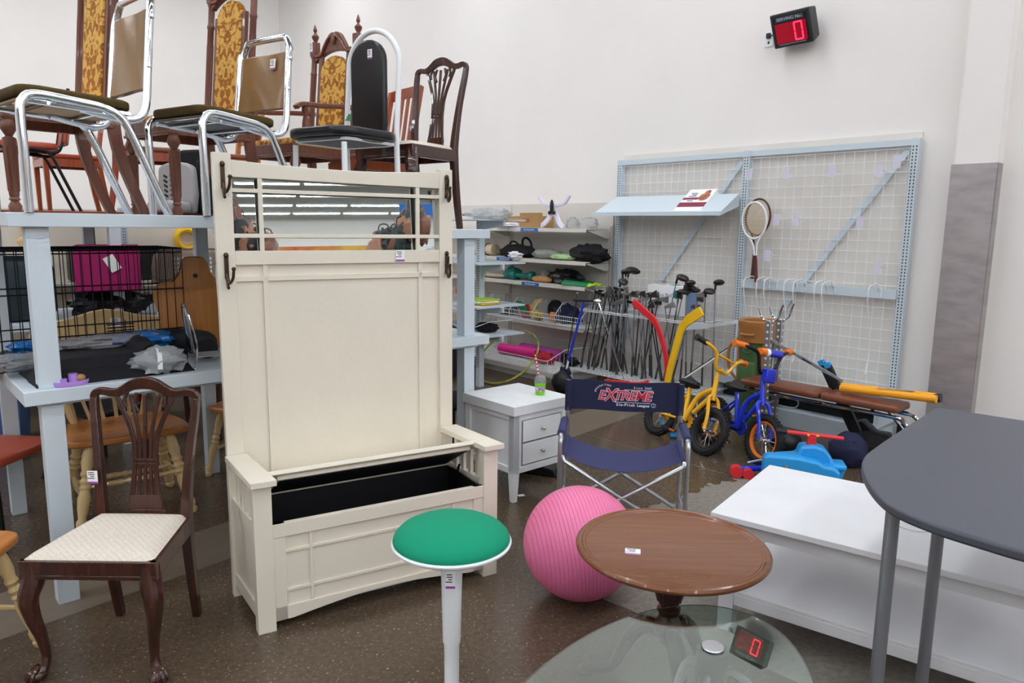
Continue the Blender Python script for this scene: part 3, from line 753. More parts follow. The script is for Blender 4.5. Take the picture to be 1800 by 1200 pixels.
st = MB(); st.grid(24, 10, lambda u, v: Vector(((u-.5)*2*.30, .03+.36*v, .459 - .085*(1-abs(2*u-1)**2.2) - .006*math.sin(v*PI))), .003, (0, 0, 1)); st.build('seat', M['seatnavy'], t, smooth=60)
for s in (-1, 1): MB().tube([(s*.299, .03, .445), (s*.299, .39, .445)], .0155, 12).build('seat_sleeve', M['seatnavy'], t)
def backf(u, v):
    c = 1 - (2*u-1)**2
    return Vector(((u-.5)*2*.318, .412 + .022*c + .002*math.sin(u*17)*v, .612 + .19*v - .012*c*v + .004*math.sin(u*9)))
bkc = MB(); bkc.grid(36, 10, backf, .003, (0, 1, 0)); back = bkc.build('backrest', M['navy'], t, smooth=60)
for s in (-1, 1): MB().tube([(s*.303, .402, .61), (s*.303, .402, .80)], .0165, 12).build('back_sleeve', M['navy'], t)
wl = mat('print_white', '#e6e6ee', .6); rl = mat('print_red', '#d02840', .6)
def onback(txt, size, m, x, z, ext=.0006, off=0.0, shear=0.0, sx=1.0, y=.0, rz=0.0):
    u = x/.636+.5; yy = backf(u, .5).y - .0045 + y
    o = text_mesh('print', txt, size, m, back, ext, (x, yy, z), (PI/2, rz, 0), shear, off, sx=sx)
    return o
for ch, x, sz, sx_ in (('E', -.122, .078, 1.0), ('X', -.078, .112, .85), ('T', -.036, .080, 1.0), ('R', .004, .080, 1.0), ('E', .044, .080, 1.0), ('M', .088, .080, .95), ('E', .130, .080, .9)):
    onback(ch, sz, wl, x, .705, .0004, .0035, .22, sx_, .0004)
    onback(ch, sz, rl, x, .705, .0010, .0008, .22, sx_)
for i, ch in enumerate('Since 2005'): onback(ch, .018, wl, .055 + i*.0098, .758)
for i, ch in enumerate('Slo-Pitch League'): onback(ch, .022, wl, -.035 + i*.0112, .650, off=.0006)
for i, ch in enumerate('BRAMPTON'):
    an = math.radians(165 - i*14)
    onback(ch, .017, wl, -.100 + .058*math.cos(an), .718 + .052*math.sin(an), rz=0)
ln = MB(); ln.ribbon([(x, backf(x/.636+.5, .5).y-.005, 0) for x in (.0, .04, .08, .12, .155)], .003, .0006, (0, 1, 0)); o = ln.build('print', wl, back, smooth=0); o.location = (0, 0, .744)
ln = MB(); ln.ribbon([(x, backf(x/.636+.5, .5).y-.005, 0) for x in (-.05, 0, .05, .10, .145)], .003, .0006, (0, 1, 0)); o = ln.build('print', wl, back, smooth=0); o.location = (0, 0, .666)
rg = MB(); rg.tube([(.012*math.cos(a/16*2*PI), 0, .012*math.sin(a/16*2*PI)) for a in range(16)], .0012, 5, True); rg.ribbon(cr([(-.004, 0, .011), (.003, 0, 0), (-.004, 0, -.011)], 3), .0015, .001, (0, 1, 0))
o = rg.build('print', wl, back); o.location = (.160, backf(.75, .5).y-.006, .655)
# ================================================================ CHAIRS ON THE UPPER DECKS
Z1, Z2 = 1.630, 1.580
def R(d): return math.radians(d)
# ---- chrome banquet chairs
def chrome_chair(label, loc, rz, under, group=None, h=.965, tagged=False):
    t = thing('banquet_chair', label, 'chair', loc, rz, group); c = M['chrome']
    for s in (-1, 1):
        x = s*.205
        MB().tube(cr([(x, 0, 0), (x, 0, .20), (x, .0, .37), (x, .012, .42), (x, .055, .447), (x, .20, .437), (x, .30, .425), (x, .36, .395), (x, .40, .33), (x, .47, .16), (x, .535, 0)], 5), .0175, 12).build('side_leg_loop', c, t)
        MB().tube([(x*.97, .03, .43), (x*.93, .03, .42), (x*.93, .32, .408)], .009, 8).build('seat_support', c, t)
    fr = MB().ribbon([(-.185, .035, .432), (-.185, .40, .415), (.185, .40, .415), (.185, .035, .432)], .022, .012, (0, 0, 1), True)
    fr.tube([(-.2, .10, .418), (.2, .10, .418)], .007, 6); fr.tube([(-.2, .30, .408), (.2, .30, .408)], .007, 6); fr.build('seat_frame', c, t)
    MB().hexa([(-.18, .02, .430), (.18, .02, .430), (.18, .41, .412), (-.18, .41, .412)], [(-.18, .02, .438), (.18, .02, .438), (.18, .41, .42), (-.18, .41, .42)]).build('seat_board', under, t)
    Mt = Matrix.Translation((0, .21, .436)) @ Matrix.Rotation(R(-2.5), 4, 'X')
    MB().rbox((0, 0, 0), (.415, .42, .038), .07, .022, 6, Mt).build('seat_cushion', M['olive'], t, smooth=60)
    # bent tube back frame
    lo = []
    for s in (1,):
        lo = [(.17, .22, .418), (.175, .32, .40), (.185, .40, .392), (.19, .452, .412), (.19, .475, .47), (.187, .490, .60), (.182, .512, .80), (.176, .525, h-.06), (.150, .531, h-.012), (.11, .532, h)]
    p = cr([(x, y, z) for x, y, z in lo] + [(-x, y, z) for x, y, z in reversed(lo)], 4)
    MB().tube(p, .0165, 12).build('back_frame', c, t)
    bk = MB()
    def f(u, v): return Vector(((u-.5)*.345, .462 + (v*.30+.06)*.135 + .012*math.sin(PI*u)*1 + .004*math.sin(7*u+3*v), .525 + v*(h-.525-.075)))
    bk.grid(14, 12, lambda u, v: f(u, v) + Vector((0, -.012*math.sin(PI*u)**.5 if 0 < u < 1 else 0, 0)), .030, (0, -1, 0))
    bk.build('back_pad', M['tan'], t, bevel=.004, smooth=60)
    bl = MB()
    for s in (-1, 1):
        for z in (.62, h-.11): bl.blob((s*.199, .492+(z-.62)*.12, z), (.006, .011, .011), 10, 8)
    bl.build('bolt', c, t)
    if tagged: price_tag(t, (.085, .493, .745), w_=.038, h_=.052, tilt=-.13)
    return t
chrome_chair('chrome banquet chair with tan back and olive seat, leftmost on the upper deck', (-2.02, 2.975, Z1), R(-40.5), M['board'], h=.935)
chrome_chair('chrome banquet chair with a price tag on its tan back, above the hall tree', (-1.536, 3.393, Z1), R(-32.7), M['greyboard'], h=.875, tagged=True)
# ---- white hoop chair
t = thing('hoop_chair', 'white tubular hoop backed chair with black vinyl seat and back above the hall tree', 'chair', (-1.03, 3.84, Z2), R(-33)); wt = M['white']
hp = [(.19, .43, 0), (.19, .425, .3), (.19, .42, .50), (.19, .44, .75)] + [(.19*math.cos(a), .45, .87 + .20*math.sin(a)) for a in [R(10 + k*16) for k in range(11)]] + [(-.19, .44, .75), (-.19, .42, .50), (-.19, .425, .3), (-.19, .43, 0)]
MB().tube(cr(hp, 4), .0155, 12).build('hoop_frame', wt, t)
for s in (-1, 1): MB().tube([(s*.19, .03, 0), (s*.18, .04, .43)], .0145, 10).build('leg', wt, t)
MB().tube(cr([(-.18, .05, .45), (0, .045, .45), (.18, .05, .45), (.185, .22, .45), (.18, .40, .45), (0, .41, .45), (-.18, .40, .45), (-.185, .22, .45)], 3, True), .009, 8, True).build('seat_ring', wt, t)
sr = MB(); sr.tube([(.188, .05, .10), (.19, .42, .10)], .008, 8).tube([(-.188, .05, .10), (-.19, .42, .10)], .008, 8).tube([(-.188, .05, .10), (.188, .05, .10)], .008, 8); sr.build('stretcher', wt, t)
MB().rbox((0, .21, .462), (.47, .46, .048), .13, .018, 8).build('seat_cushion', M['dvinyl'], t, smooth=60)
MB().rbox((0, .21, .445), (.40, .39, .016), .10, 0, 6).build('seat_board', M['greyboard'], t)
out = [(-.115, .50), (.115, .50), (.125, .56), (.125, .90)] + [(.125*math.cos(R(a)), .90 + .115*math.sin(R(a))) for a in range(15, 180, 15)] + [(-.125, .90), (-.125, .56)]
b = MB(); b.prism(out, .392, .432, 'y'); bp_ = b.build('back_pad', M['dvinyl'], t, bevel=.014, bseg=4)
MB().tube([(-.1897, .4275, .60), (-.1897, .4325, .64)], .0165, 12).build('green_tape', mat('green_tape', '#35a36a', .5), t)
price_tag(t, (.03, .390, .935), w_=.034, h_=.05)
# ---- second shield back chair
c2 = shield_chair('dark mahogany shield back chair on the upper deck, right of the white hoop chair', (-.757, 4.32, Z2), R(-38.5), 1.04)
price_tag(c2, (-.184, .395, .60), w_=.03, h_=.03)

# ---- carved high back chairs in gold damask
def throne(label, loc, rz, arms=False, htop=1.30, tagged=False):
    t = thing('high_back_chair', label, 'chair', loc, rz, 'carved high back chairs in gold damask'); wd = M['walnut']
    for s in (-1, 1):
        x = s*.225
        lg = MB(); lg.turned((x, .03, 0), (x, .03, .43), [(.016, 0), (.026, .03), (.028, .08), (.016, .13), (.024, .15), (.018, .17), (.021, .2), (.028, .7), (.028, .78), (.014, .80), (.031, .87), (.033, .91), (.022, .97), (.026, 1)], 14)
        for k in range(8):
            a = 2*PI*k/8; lg.tube([(x+.021*math.cos(a), .03+.021*math.sin(a), .10), (x+.027*math.cos(a), .03+.027*math.sin(a), .30)], .004, 5)
        lg.build('leg', wd, t)
        rl = cr([(x*.93, .62, 0), (x*.93, .555, .16), (x*.93, .50, .34), (x*.93, .485, .52)], 4)
        MB().ribbon(rl, [.034]*len(rl), [.042 + .02*i/len(rl) for i in range(len(rl))], (0, 1, 0)).build('leg', wd, t, bevel=.003)
        rake = .10
        def yb(z): return .485 + (z-.52)*rake
        cp = MB(); cp.turned((x*.96, yb(.50), .50), (x*.96, yb(htop-.10), htop-.10), [(.024, 0), (.026, .02), (.015, .035), (.024, .05), (.018, .065), (.0185, .10), (.0185, .80), (.022, .81), (.022, .825), (.0185, .84), (.0185, .965), (.024, .98), (.024, 1)], 14)
        for k in range(8):
            a = 2*PI*k/8; dx, dy = .017*math.cos(a), .017*math.sin(a); cp.tube([(x*.96+dx, yb(.60)+dy, .60), (x*.96+dx, yb(1.02)+dy, 1.02)], .0035, 5)
        cp.build('back_column', wd, t)
        q = MB().box((x*.96, yb(htop-.055), htop-.055), (.052, .05, .095)).build('capital_block', wd, t, bevel=.004)
        MB().turned((x*.96, yb(htop), htop-.01), (x*.96, yb(htop), htop+.11), [(.012, 0), (.012, .08), (.023, .25), (.025, .36), (.010, .50), (.008, .56), (.014, .68), (.010, .80), (.004, .95), (0, 1)], 12).build('finial', wd, t)
        b = MB(); xs = s*.138; b.hexa([(xs-.016, yb(.5)-.012, .50), (xs+.016, yb(.5)-.012, .50), (xs+.016, yb(.5)+.012, .50), (xs-.016, yb(.5)+.012, .50)], [(xs-.016, yb(1.16)-.012, 1.16), (xs+.016, yb(1.16)-.012, 1.16), (xs+.016, yb(1.16)+.012, 1.16), (xs-.016, yb(1.16)+.012, 1.16)]); b.build('inner_stile', wd, t, bevel=.002)
    ap = MB()
    ap.b2(-.24, .24, .005, .03, .425, .50); ap.b2(-.23, .23, .47, .49, .43, .50)
    for s in (-1, 1): ap.b2(s*.215-.012, s*.215+.012, .02, .48, .425, .50); ap.b2(s*.228-.008, s*.228+.008, .02, .48, .425, .44)
    ap.b2(-.245, .245, -.002, .012, .425, .44); ap.build('seat_rail', wd, t, bevel=.003)
    MB().rbox((0, .245, .485), (.47, .45, .05), .05, .02, 5).build('seat_cushion', M['damask'], t, smooth=60)
    # scrolled crest
    yc = yb(htop-.08)
    crs = [(-.20, htop-.085), (-.15, htop-.10), (-.12, htop-.075), (-.09, htop-.03), (-.055, htop+.015), (-.02, htop+.03), (0, htop+.025)]
    up = crs + [(-a, z) for a, z in reversed(crs[:-1])]
    upc = [(p.x, p.z) for p in cr([(a, 0, z) for a, z in up], 4)]
    lo_ = [(a, htop-.145 + .055*math.cos(a/.20*PI/2)**.8 if abs(a) < .2 else htop-.145) for a in [(.20-.4*k/16) for k in range(17)]]
    b = MB(); b.prism(upc + lo_, yc-.016, yc+.016, 'y')
    sc_ = MB()
    for s in (-1, 1): sc_.tube(cr([(s*.19, yc-.02, htop-.105), (s*.13, yc-.022, htop-.105), (s*.09, yc-.024, htop-.055), (s*.05, yc-.024, htop-.012), (s*.015, yc-.022, htop+.005), (s*.02, yc-.02, htop-.02)], 4), .009, 6)
    sc_.blob((0, yc-.02, htop-.025), (.022, .012, .03), 12, 8)
    cst = b.build('crest', wd, t, bevel=.004); sc_.build('carved_scroll', wd, cst)
    pan = [(-.122, .52), (.122, .52), (.122, htop-.22)] + [(.122*math.cos(R(a)), htop-.22 + .10*math.sin(R(a))) for a in range(20, 180, 20)] + [(-.122, htop-.22)]
    b = MB(); b.prism(pan, -.022, .022, 'y')
    sh = Matrix.Identity(4); sh[1][2] = rake; sh[1][3] = .485 - .52*rake
    b.xf(sh); b.build('back_panel', M['damask'], t, bevel=.012, bseg=4)
    b = MB(); b.b2(-.23, .23, .475, .50, .50, .535); b.build('lower_back_rail', wd, t, bevel=.003)
    if arms:
        for s in (-1, 1):
            x = s*.25
            MB().ribbon(cr([(x*.9, .54, .76), (x, .40, .755), (x*1.04, .22, .735), (x*1.06, .06, .725), (x*1.06, .015, .70)], 4), .045, .028, (0, 0, 1)).build('armrest', wd, t, bevel=.006)
            MB().turned((x*1.0, .10, .50), (x*1.03, .09, .72), [(.022, 0), (.024, .1), (.014, .16), (.026, .35), (.022, .55), (.013, .75), (.022, .85), (.02, 1)], 12).build('arm_post', wd, t)
    if tagged: price_tag(t, (-.222, yb(htop-.055)-.028, htop-.045), w_=.03, h_=.07)
    return t
throne('carved high back chair in gold damask behind the leftmost chrome chair', (-2.475, 3.51, Z1), R(-40), False, 1.45)
throne('carved high back chair in gold damask between the two chrome chairs', (-1.98, 4.03, Z1), R(-36.9), False, 1.36)
throne('carved high back armchair in gold damask with finials, behind the white hoop chair', (-1.52, 4.62, Z2), R(-36.9), True, 1.24, True)

# ---- generic framed wooden chair
def frame_chair(name, label, loc, rz, wd, seatm, style, group=None, sc=1.0, h=.92):
    t = thing(name, label, 'chair', loc, rz, group); t.scale = (sc, sc, sc)
    for s in (-1, 1):
        MB().hexa([(s*.195-.014, .01, 0), (s*.195+.014, .01, 0), (s*.195+.014, .038, 0), (s*.195-.014, .038, 0)], [(s*.195-.02, .0, .42), (s*.195+.02, .0, .42), (s*.195+.02, .04, .42), (s*.195-.02, .04, .42)]).build('leg', wd, t, bevel=.002)
        p = cr([(s*.18, .46, 0), (s*.18, .42, .22), (s*.18, .40, .43), (s*.182, .42, .62), (s*.185, .475, h)], 4)
        MB().ribbon(p, .032, .034, (0, 1, 0)).build('leg', wd, t, bevel=.003)
    MB().b2(-.2, .2, .002, .024, .36, .42).b2(-.18, .18, .39, .41, .36, .42).b2(-.205, -.185, .02, .40, .36, .42).b2(.185, .205, .02, .40, .36, .42).build('seat_rail', wd, t, bevel=.002)
    MB().rbox((0, .205, .42), (.43, .42, .035), .04, .012, 5).build('seat', seatm, t, smooth=60)
    def yb(z): return .40 + (z-.43)*.15
    if style == 'lattice':
        b = MB()
        for k in range(5):
            x = -.14 + k*.07; b.hexa([(x-.009, yb(.5)-.006, .50), (x+.009, yb(.5)-.006, .50), (x+.009, yb(.5)+.006, .50), (x-.009, yb(.5)+.006, .50)], [(x-.009, yb(h)-.006, h-.03), (x+.009, yb(h)-.006, h-.03), (x+.009, yb(h)+.006, h-.03), (x-.009, yb(h)+.006, h-.03)])
        for k in range(9):
            z = .52 + k*(h-.56)/8; b.b2(-.17, .17, yb(z)-.007, yb(z)+.005, z-.011, z+.011)
        b.build('lattice_back', wd, t, bevel=.001)
    elif style == 'slats':
        for k in range(4):
            x = -.105 + k*.07; MB().ribbon(cr([(x, yb(.45), .45), (x, yb(.6)+.008, .62), (x, yb(h), h-.06)], 4), .03, .01, (0, 1, 0)).build('back_slat', wd, t)
    elif style == 'ladder':
        for z in (.58, .72): MB().ribbon(cr([(-.18, yb(z), z), (0, yb(z)+.02, z), (.18, yb(z), z)], 5), .045, .012, (0, 1, 0)).build('back_slat', wd, t)
    MB().ribbon(cr([(-.19, yb(h)-.0, h-.03), (-.1, yb(h)+.022, h-.02), (0, yb(h)+.03, h-.018), (.1, yb(h)+.022, h-.02), (.19, yb(h), h-.03)], 4), .07, .016, (0, 1, 0)).build('top_rail', wd, t, bevel=.003)
    return t
frame_chair('dining_chair', 'orange wooden slat back chair half hidden behind the white hoop chair', (-1.10, 4.80, Z2), R(-50), M['orangewood'], M['brownvinyl'], 'slats')
# ---- second row of tables with chairs on top
def row2(t, n, z=0.0): return TP(t, n + 2.30, z)
Z3 = 1.665
t = thing('display_table', 'wood edged two tier display table standing behind the pale blue ones', 'display table')
b = MB(); b.hexa([row2(-.6, 0, Z3-.05), row2(2.6, 0, Z3-.05), row2(2.6, .9, Z3-.05), row2(-.6, .9, Z3-.05)], [row2(-.6, 0, Z3), row2(2.6, 0, Z3), row2(2.6, .9, Z3), row2(-.6, .9, Z3)]); b.build('upper_top', M['redwood'], t, bevel=.002)
b = MB(); b.hexa([row2(-.6, 0, .875), row2(2.6, 0, .875), row2(2.6, .9, .875), row2(-.6, .9, .875)], [row2(-.6, 0, .925), row2(2.6, 0, .925), row2(2.6, .9, .925), row2(-.6, .9, .925)]); b.build('lower_top', M['tblue'], t, bevel=.002)
for tt in (-.5, .92, 2.5):
    for nn_ in (.06, .84):
        b = MB(); b.hexa([row2(tt-.035, nn_-.035, 0), row2(tt+.035, nn_-.035, 0), row2(tt+.035, nn_+.035, 0), row2(tt-.035, nn_+.035, 0)], [row2(tt-.035, nn_-.035, Z3-.05), row2(tt+.035, nn_-.035, Z3-.05), row2(tt+.035, nn_+.035, Z3-.05), row2(tt-.035, nn_+.035, Z3-.05)]); b.build('post', M['tblue'], t)
def stack_chair(label, loc, rz, seatm, backm, sc=1.0, group=None):
    t = thing('stacking_chair', label, 'chair', loc, rz, group); t.scale = (sc,)*3; k = M['blackmet']
    for s in (-1, 1):
        x = s*.21
        MB().tube(cr([(x, 0, 0), (x, .01, .38), (x, .04, .425), (x, .12, .43), (x, .30, .425), (x, .36, .39), (x, .42, .25), (x, .52, 0)], 5), .011, 8).build('side_leg_loop', k, t)
        MB().tube(cr([(x*.9, .20, .42), (x*.9, .38, .41), (x*.9, .43, .46), (x*.88, .46, .60), (x*.86, .50, .86)], 5), .011, 8).build('back_tube', k, t)
    MB().rbox((0, .20, .43), (.42, .42, .045), .06, .015, 5).build('seat', seatm, t, smooth=60)
    b = MB().grid(12, 8, lambda u, v: Vector(((u-.5)*.40, .462+v*.045 + .03*math.sin(PI*u), .48+v*.30)), .028, (0, 1, 0)); b.build('backrest', backm, t, bevel=.008, smooth=60)
    return t
def wp(px_, Y, x_): return (x_, Y)
stack_chair('rust red vinyl stacking chair with black legs on the far deck at the left', (-3.68, 5.22, Z3), R(-53), M['redvinyl'], M['redvinyl'])
stack_chair('red vinyl stacking chair at the left edge of the far deck, nearest the frame edge', (-4.30, 4.75, Z3), R(-53), M['redvinyl'], M['redvinyl'])
frame_chair('dining_chair', 'orange wooden lattice back chair with brown seat on the far deck', (-2.60, 5.77, Z3), R(120), M['redwood'], M['brownvinyl'], 'lattice', sc=1.05)
frame_chair('dining_chair', 'orange wooden ladder back chair behind the red vinyl chair on the far deck', (-3.80, 5.95, Z3), R(-48), M['orangewood'], M['redvinyl'], 'ladder')
frame_chair('dining_chair', 'honey coloured ladder back chair glimpsed above the damask seat', (-2.70, 6.35, Z3), R(-46), M['honey'], M['brownvinyl'], 'ladder', sc=1.12)
# booster seat, grey and black
t = thing('child_seat', 'grey and black slotted plastic child seat on the far deck', 'child seat', (-2.47, 5.42, Z3), R(-20)); t.scale = (1.15,)*3; gp = mat('grey_plastic', '#a3a1a2', .45)
out = [(-.13, 0), (.13, 0), (.15, .12), (.14, .27)] + [(.14*math.cos(R(a)), .27 + .05*math.sin(R(a))) for a in range(20, 180, 20)] + [(-.14, .27), (-.15, .12)]
MB().prism(out, 0, .05, 'y').build('shell', gp, t, bevel=.015, bseg=3)
sl = MB()
for r_ in range(6):
    for c_ in range(3): sl.box((-.075+c_*.05, -.003, .08+r_*.03), (.028, .006, .012), M=Matrix.Rotation(.5, 3, 'Y').to_4x4())
sl.build('slot', M['black'], t, smooth=0)
MB().b2(-.02, .19, .06, .16, 0, .40).b2(.12, .2, .05, .15, 0, .34).build('black_frame', M['blackfab'], t, bevel=.02)
MB().rbox((.02, -.08, 0), (.22, .18, .07), .04, .01).build('footrest', gp, t, smooth=60)
# ================================================================ WALL SHELVING (cream gondola bay)
LX = M['shelfw']
def sbox(b, u0, u1, v0, v1, z0, z1):
    return b.hexa([S(u0, v0, z0), S(u1, v0, z0), S(u1, v1, z0), S(u0, v1, z0)], [S(u0, v0, z1), S(u1, v0, z1), S(u1, v1, z1), S(u0, v1, z1)])
t = thing('sports_shelving', 'cream metal wall shelving unit holding sporting goods beside the wire club rack', 'shelving')
sbox(MB(), -5.4, -2.17, .375, .395, .05, 1.86).build('back_panel', mat('shelf_back', '#ddd8d1', .6, var=.05, scale=3), t, smooth=0)
sl = mat('slot_dark', '#3c3834', .7)
for u in (-2.18, -3.78, -5.38):
    up = sbox(MB(), u-.02, u+.02, .35, .376, .05, 1.62 if u > -2.5 else 1.86).build('slotted_upright', LX, t, smooth=0)
    b = MB()
    for k in range(60):
        z = .15 + k*.0245
        sbox(b, u-.004, u+.004, .3485, .3502, z, z+.013)
    b.build('slots', sl, up, smooth=0)
DK = [(1.585, 0.0), (1.245, 0.0), (.985, 0.0), (.55, 0.0)]
for z, v0 in DK:
    b = MB()
    for ua, ub in ((-5.36, -3.80), (-3.79, -2.20)):
        sbox(b, ua, ub, v0, .35, z-.012, z); sbox(b, ua, ub, v0-.004, v0, z-.038, z+.002)
    sh = b.build('shelf', LX, t, smooth=0)
    for u in (-2.2, -3.795):
        b = MB(); b.prism([(v0+.01, z-.02), (.35, z-.02), (.35, z-.10), (.30, z-.10)], -.004, .004, 'x')
        Mx = Matrix((( SU.x, SV.x, 0, SO.x + SU.x*u), (SU.y, SV.y, 0, SO.y + SU.y*u), (0, 0, 1, 0), (0, 0, 0, 1)))
        b.xf(Mx); b.build('bracket', LX, t, smooth=0)
b = MB(); sbox(b, -5.36, -2.2, -.42, .36, .10, .125); sbox(b, -5.36, -2.2, -.425, -.42, .075, .125); sbox(b, -5.3, -2.25, -.36, .3, 0, .10); b.build('bottom_deck', LX, t, smooth=0)
wtx = M['tagw']
def sign_strip(u, z, v=-.005):
    b = MB(); sbox(b, u-.14, u+.14, v-.003, v-.001, z-.036, z-.001); o = tag(b.build('shelf_label', M['labelblue'], smooth=0), '', 'shelf label')
    return o
for i, (u, z, l) in enumerate(((-3.05, 1.585, 'blue shelf label with white letters on the edge of the top wall shelf'), (-3.46, 1.245, 'blue shelf label with white letters on the second wall shelf from the top'), (-3.02, .985, 'blue shelf label with white letters on the third wall shelf from the top'))):
    o = sign_strip(u, z); o['label'] = l
    p = S(u, -.0095, z-.019); tx = text_mesh('lettering', 'Sporting Goods', .026, wtx, o, .0004, (p.x, p.y, p.z), (PI/2, 0, SANG))
MX = Matrix(((SU.x, SV.x, 0, SO.x), (SU.y, SV.y, 0, SO.y), (0, 0, 1, 0), (0, 0, 0, 1)))    # local (u,v,z) -> world
def sobj(name, b, m, label, cat, at, parent_parts=(), group=None, rz=0.0, kind=None, **kw):
    o = b.build(name, m, **kw); p = S(*at); tag(o, label, cat, group, p, SANG + rz, kind); return o
# wire baskets on the fourth shelf
def basket(label, u0, u1, v0, v1, z, hf, hb, dividers, group=None, sp=.028):
    t = thing('wire_basket', label, 'wire basket', S(u0, v0, z), SANG, group); W, D = u1-u0, v1-v0; b = MB(); r = .0028
    n = int(W/sp)
    for k in range(n+1):
        x = W*k/n; b.tube([(x, 0, hf), (x, 0, 0), (x, D, 0), (x, D, hb)], r*.8, 4)
    for (y, zz) in ((0, hf), (0, hf*.55), (0, 0), (D*.33, 0), (D*.66, 0), (D, 0), (D, hb)): b.tube([(0, y, zz), (W, y, zz)], r*1.5, 5)
    b.build('wire_tray', M['wire'], t)
    for x in [0, W] + [W*d for d in dividers]:
        d = MB(); d.tube([(x, 0, hf), (x, D*.35, hb), (x, D, hb), (x, D, 0), (x, 0, 0), (x, 0, hf)], r*1.5, 5)
        for k in range(1, 12):
            y = D*k/12; zz = min(hb, hf + (hb-hf)*(y/(D*.35))); d.tube([(x, y, 0), (x, y, zz)], r*.8, 4)
        d.build('side_grid', M['wire'], t)
    return t
basket('long white wire basket with angled dividers on the fourth wall shelf', -3.79, -2.22, -.02, .34, .556, .10, .23, (.28, .52, .75))
basket('white wire basket at the far left of the fourth wall shelf', -5.0, -3.83, -.02, .34, .556, .10, .23, (.5,))
basket('low white wire tray along the bottom wall shelf deck', -3.9, -2.3, -.42, .30, .13, .11, .20, ())
# ---- things on the wall shelves
t = thing('cardboard_box', 'flattened brown cardboard box on the top wall shelf', 'box', S(-3.68, .20, 1.587), SANG)
MB().b2(0, .72, -.09, .09, 0, .13).build('carton', M['cardboard'], t, bevel=.003)
MB().b2(.42, .72, -.16, -.091, 0, .165).build('flap', M['cardboard'], t, bevel=.002); MB().b2(.50, .58, -.162, -.1605, .06, .10).build('red_print', mat('faded_red', '#a8503c', .7), t, smooth=0)
t = thing('ab_exerciser', 'white and lilac four armed plastic exercise frame standing on the top wall shelf', 'exercise frame', S(-2.80, .12, 1.587), SANG)
wl_ = mat('pale_lilac_plastic', '#e4e0f2', .3)
for s in (-1, 1):
    MB().ribbon(cr([(s*.02, 0, .215), (s*.06, 0, .12), (s*.12, -.02, .05), (s*.19, -.03, .01)], 5), [.05]*15 + [.06], .03, (0, 1, 0)).build('foot_arm', wl_, t, bevel=.006)
    MB().ribbon(cr([(s*.02, 0, .235), (s*.09, 0, .25), (s*.17, 0, .27), (s*.24, 0, .35)], 5), .035, .028, (0, 1, 0)).build('upper_arm', wl_, t, bevel=.006)
MB().blob((0, -.03, .23), (.026, .02, .075)).blob((-.03, -.03, .165), (.02, .02, .022)).blob((.03, -.03, .165), (.02, .02, .022)).build('grip', M['black'], t)
sobj('plastic_bag', MB().blob((0, 0, .035), (.19, .12, .06), 18, 10, None, .5, 3), M['clear'], 'crumpled clear plastic bag at the left of the top wall shelf', 'plastic bag', (-3.75, .12, 1.585))
sobj('plastic_bag', MB().blob((0, 0, .05), (.07, .07, .07), 14, 10, None, .5, 5), M['clear'], 'small clear plastic packet behind the white exercise frame', 'plastic bag', (-2.62, .24, 1.585))
sobj('plastic_bag', MB().blob((0, 0, .045), (.13, .07, .07), 14, 10, None, .5, 9), M['clear'], 'clear plastic packet at the right end of the top wall shelf', 'plastic bag', (-2.36, .2, 1.585))
sobj('cloth', MB().blob((0, 0, .02), (.17, .10, .035), 18, 10, None, .6, 8), mat('white_cloth', '#eceaf0', .9), 'folded white cloth in front of the cardboard box on the top shelf', 'cloth', (-3.42, .04, 1.587))
# second shelf
t = thing('rolled_mat', 'rolled cream mat tied with black cord on the second wall shelf', 'mat', S(-4.45, .18, 1.25), SANG)
spi = [(.62, .062*math.cos(a)*k_, .07 + .062*math.sin(a)*k_) for a, k_ in [(i*.45, 1 - i*.018) for i in range(42)]]
b = MB(); b.tube([(0, 0, .07), (.60, 0, .07)], .066, 20); b.build('mat_roll', mat('cream_cloth', '#d9c9ae', .9, var=.08), t)
b = MB(); b.ribbon(spi, .012, .006, (1, 0, 0)); b.build('spiral_end', mat('cream_cloth2', '#c8b594', .9), t)
b = MB()
for x in (.05, .48): b.tube([(x, .07*math.cos(a), .07+.07*math.sin(a)) for a in [i*2*PI/16 for i in range(16)]], .006, 6, True)
b.build('tie', M['blackfab'], t)
t = thing('shoulder_bag', 'dark shoulder bag with a raised carrying loop on the second wall shelf', 'bag', S(-3.40, .15, 1.25), SANG)
MB().blob((0, 0, .06), (.30, .12, .085), 20, 12, None, .25, 2).build('bag_body', M['blackfab'], t)
MB().tube(cr([(.08, 0, .10), (.10, -.02, .20), (.17, -.02, .22), (.22, 0, .16), (.22, 0, .06)], 5), .013, 8).build('strap', M['blackfab'], t)
MB().tube(cr([(-.16, 0, .10), (-.10, -.02, .17), (-.02, -.02, .17), (.02, 0, .12)], 5), .010, 8).build('strap', M['blackfab'], t)
sobj('cloth', MB().blob((0, 0, .025), (.11, .05, .045), 16, 10, None, .7, 4), mat('white_cloth', '#eceaf0', .9), 'crumpled white cloth hanging over the edge of the second wall shelf', 'cloth', (-3.28, .0, 1.247))
sobj('folded_pack', MB().blob((0, 0, .05), (.22, .12, .06), 20, 10, None, .25, 12), mat('silver_grey_fabric', '#8f938c', .5), 'silver grey packed bag in the middle of the second wall shelf', 'bag', (-2.92, .16, 1.25))
sobj('folded_pack', MB().blob((0, 0, .03), (.20, .09, .035), 20, 10, None, .25, 14), mat('pale_green_bag', '#a8c890', .4), 'pale green flat packet on the second wall shelf, beside the black bag', 'packet', (-2.60, .10, 1.25))
sobj('black_bag', MB().blob((0, 0, .075), (.25, .13, .10), 20, 12, None, .35, 21), M['blackfab'], 'black zipped bag at the right end of the second wall shelf', 'bag', (-2.28, .14, 1.248))
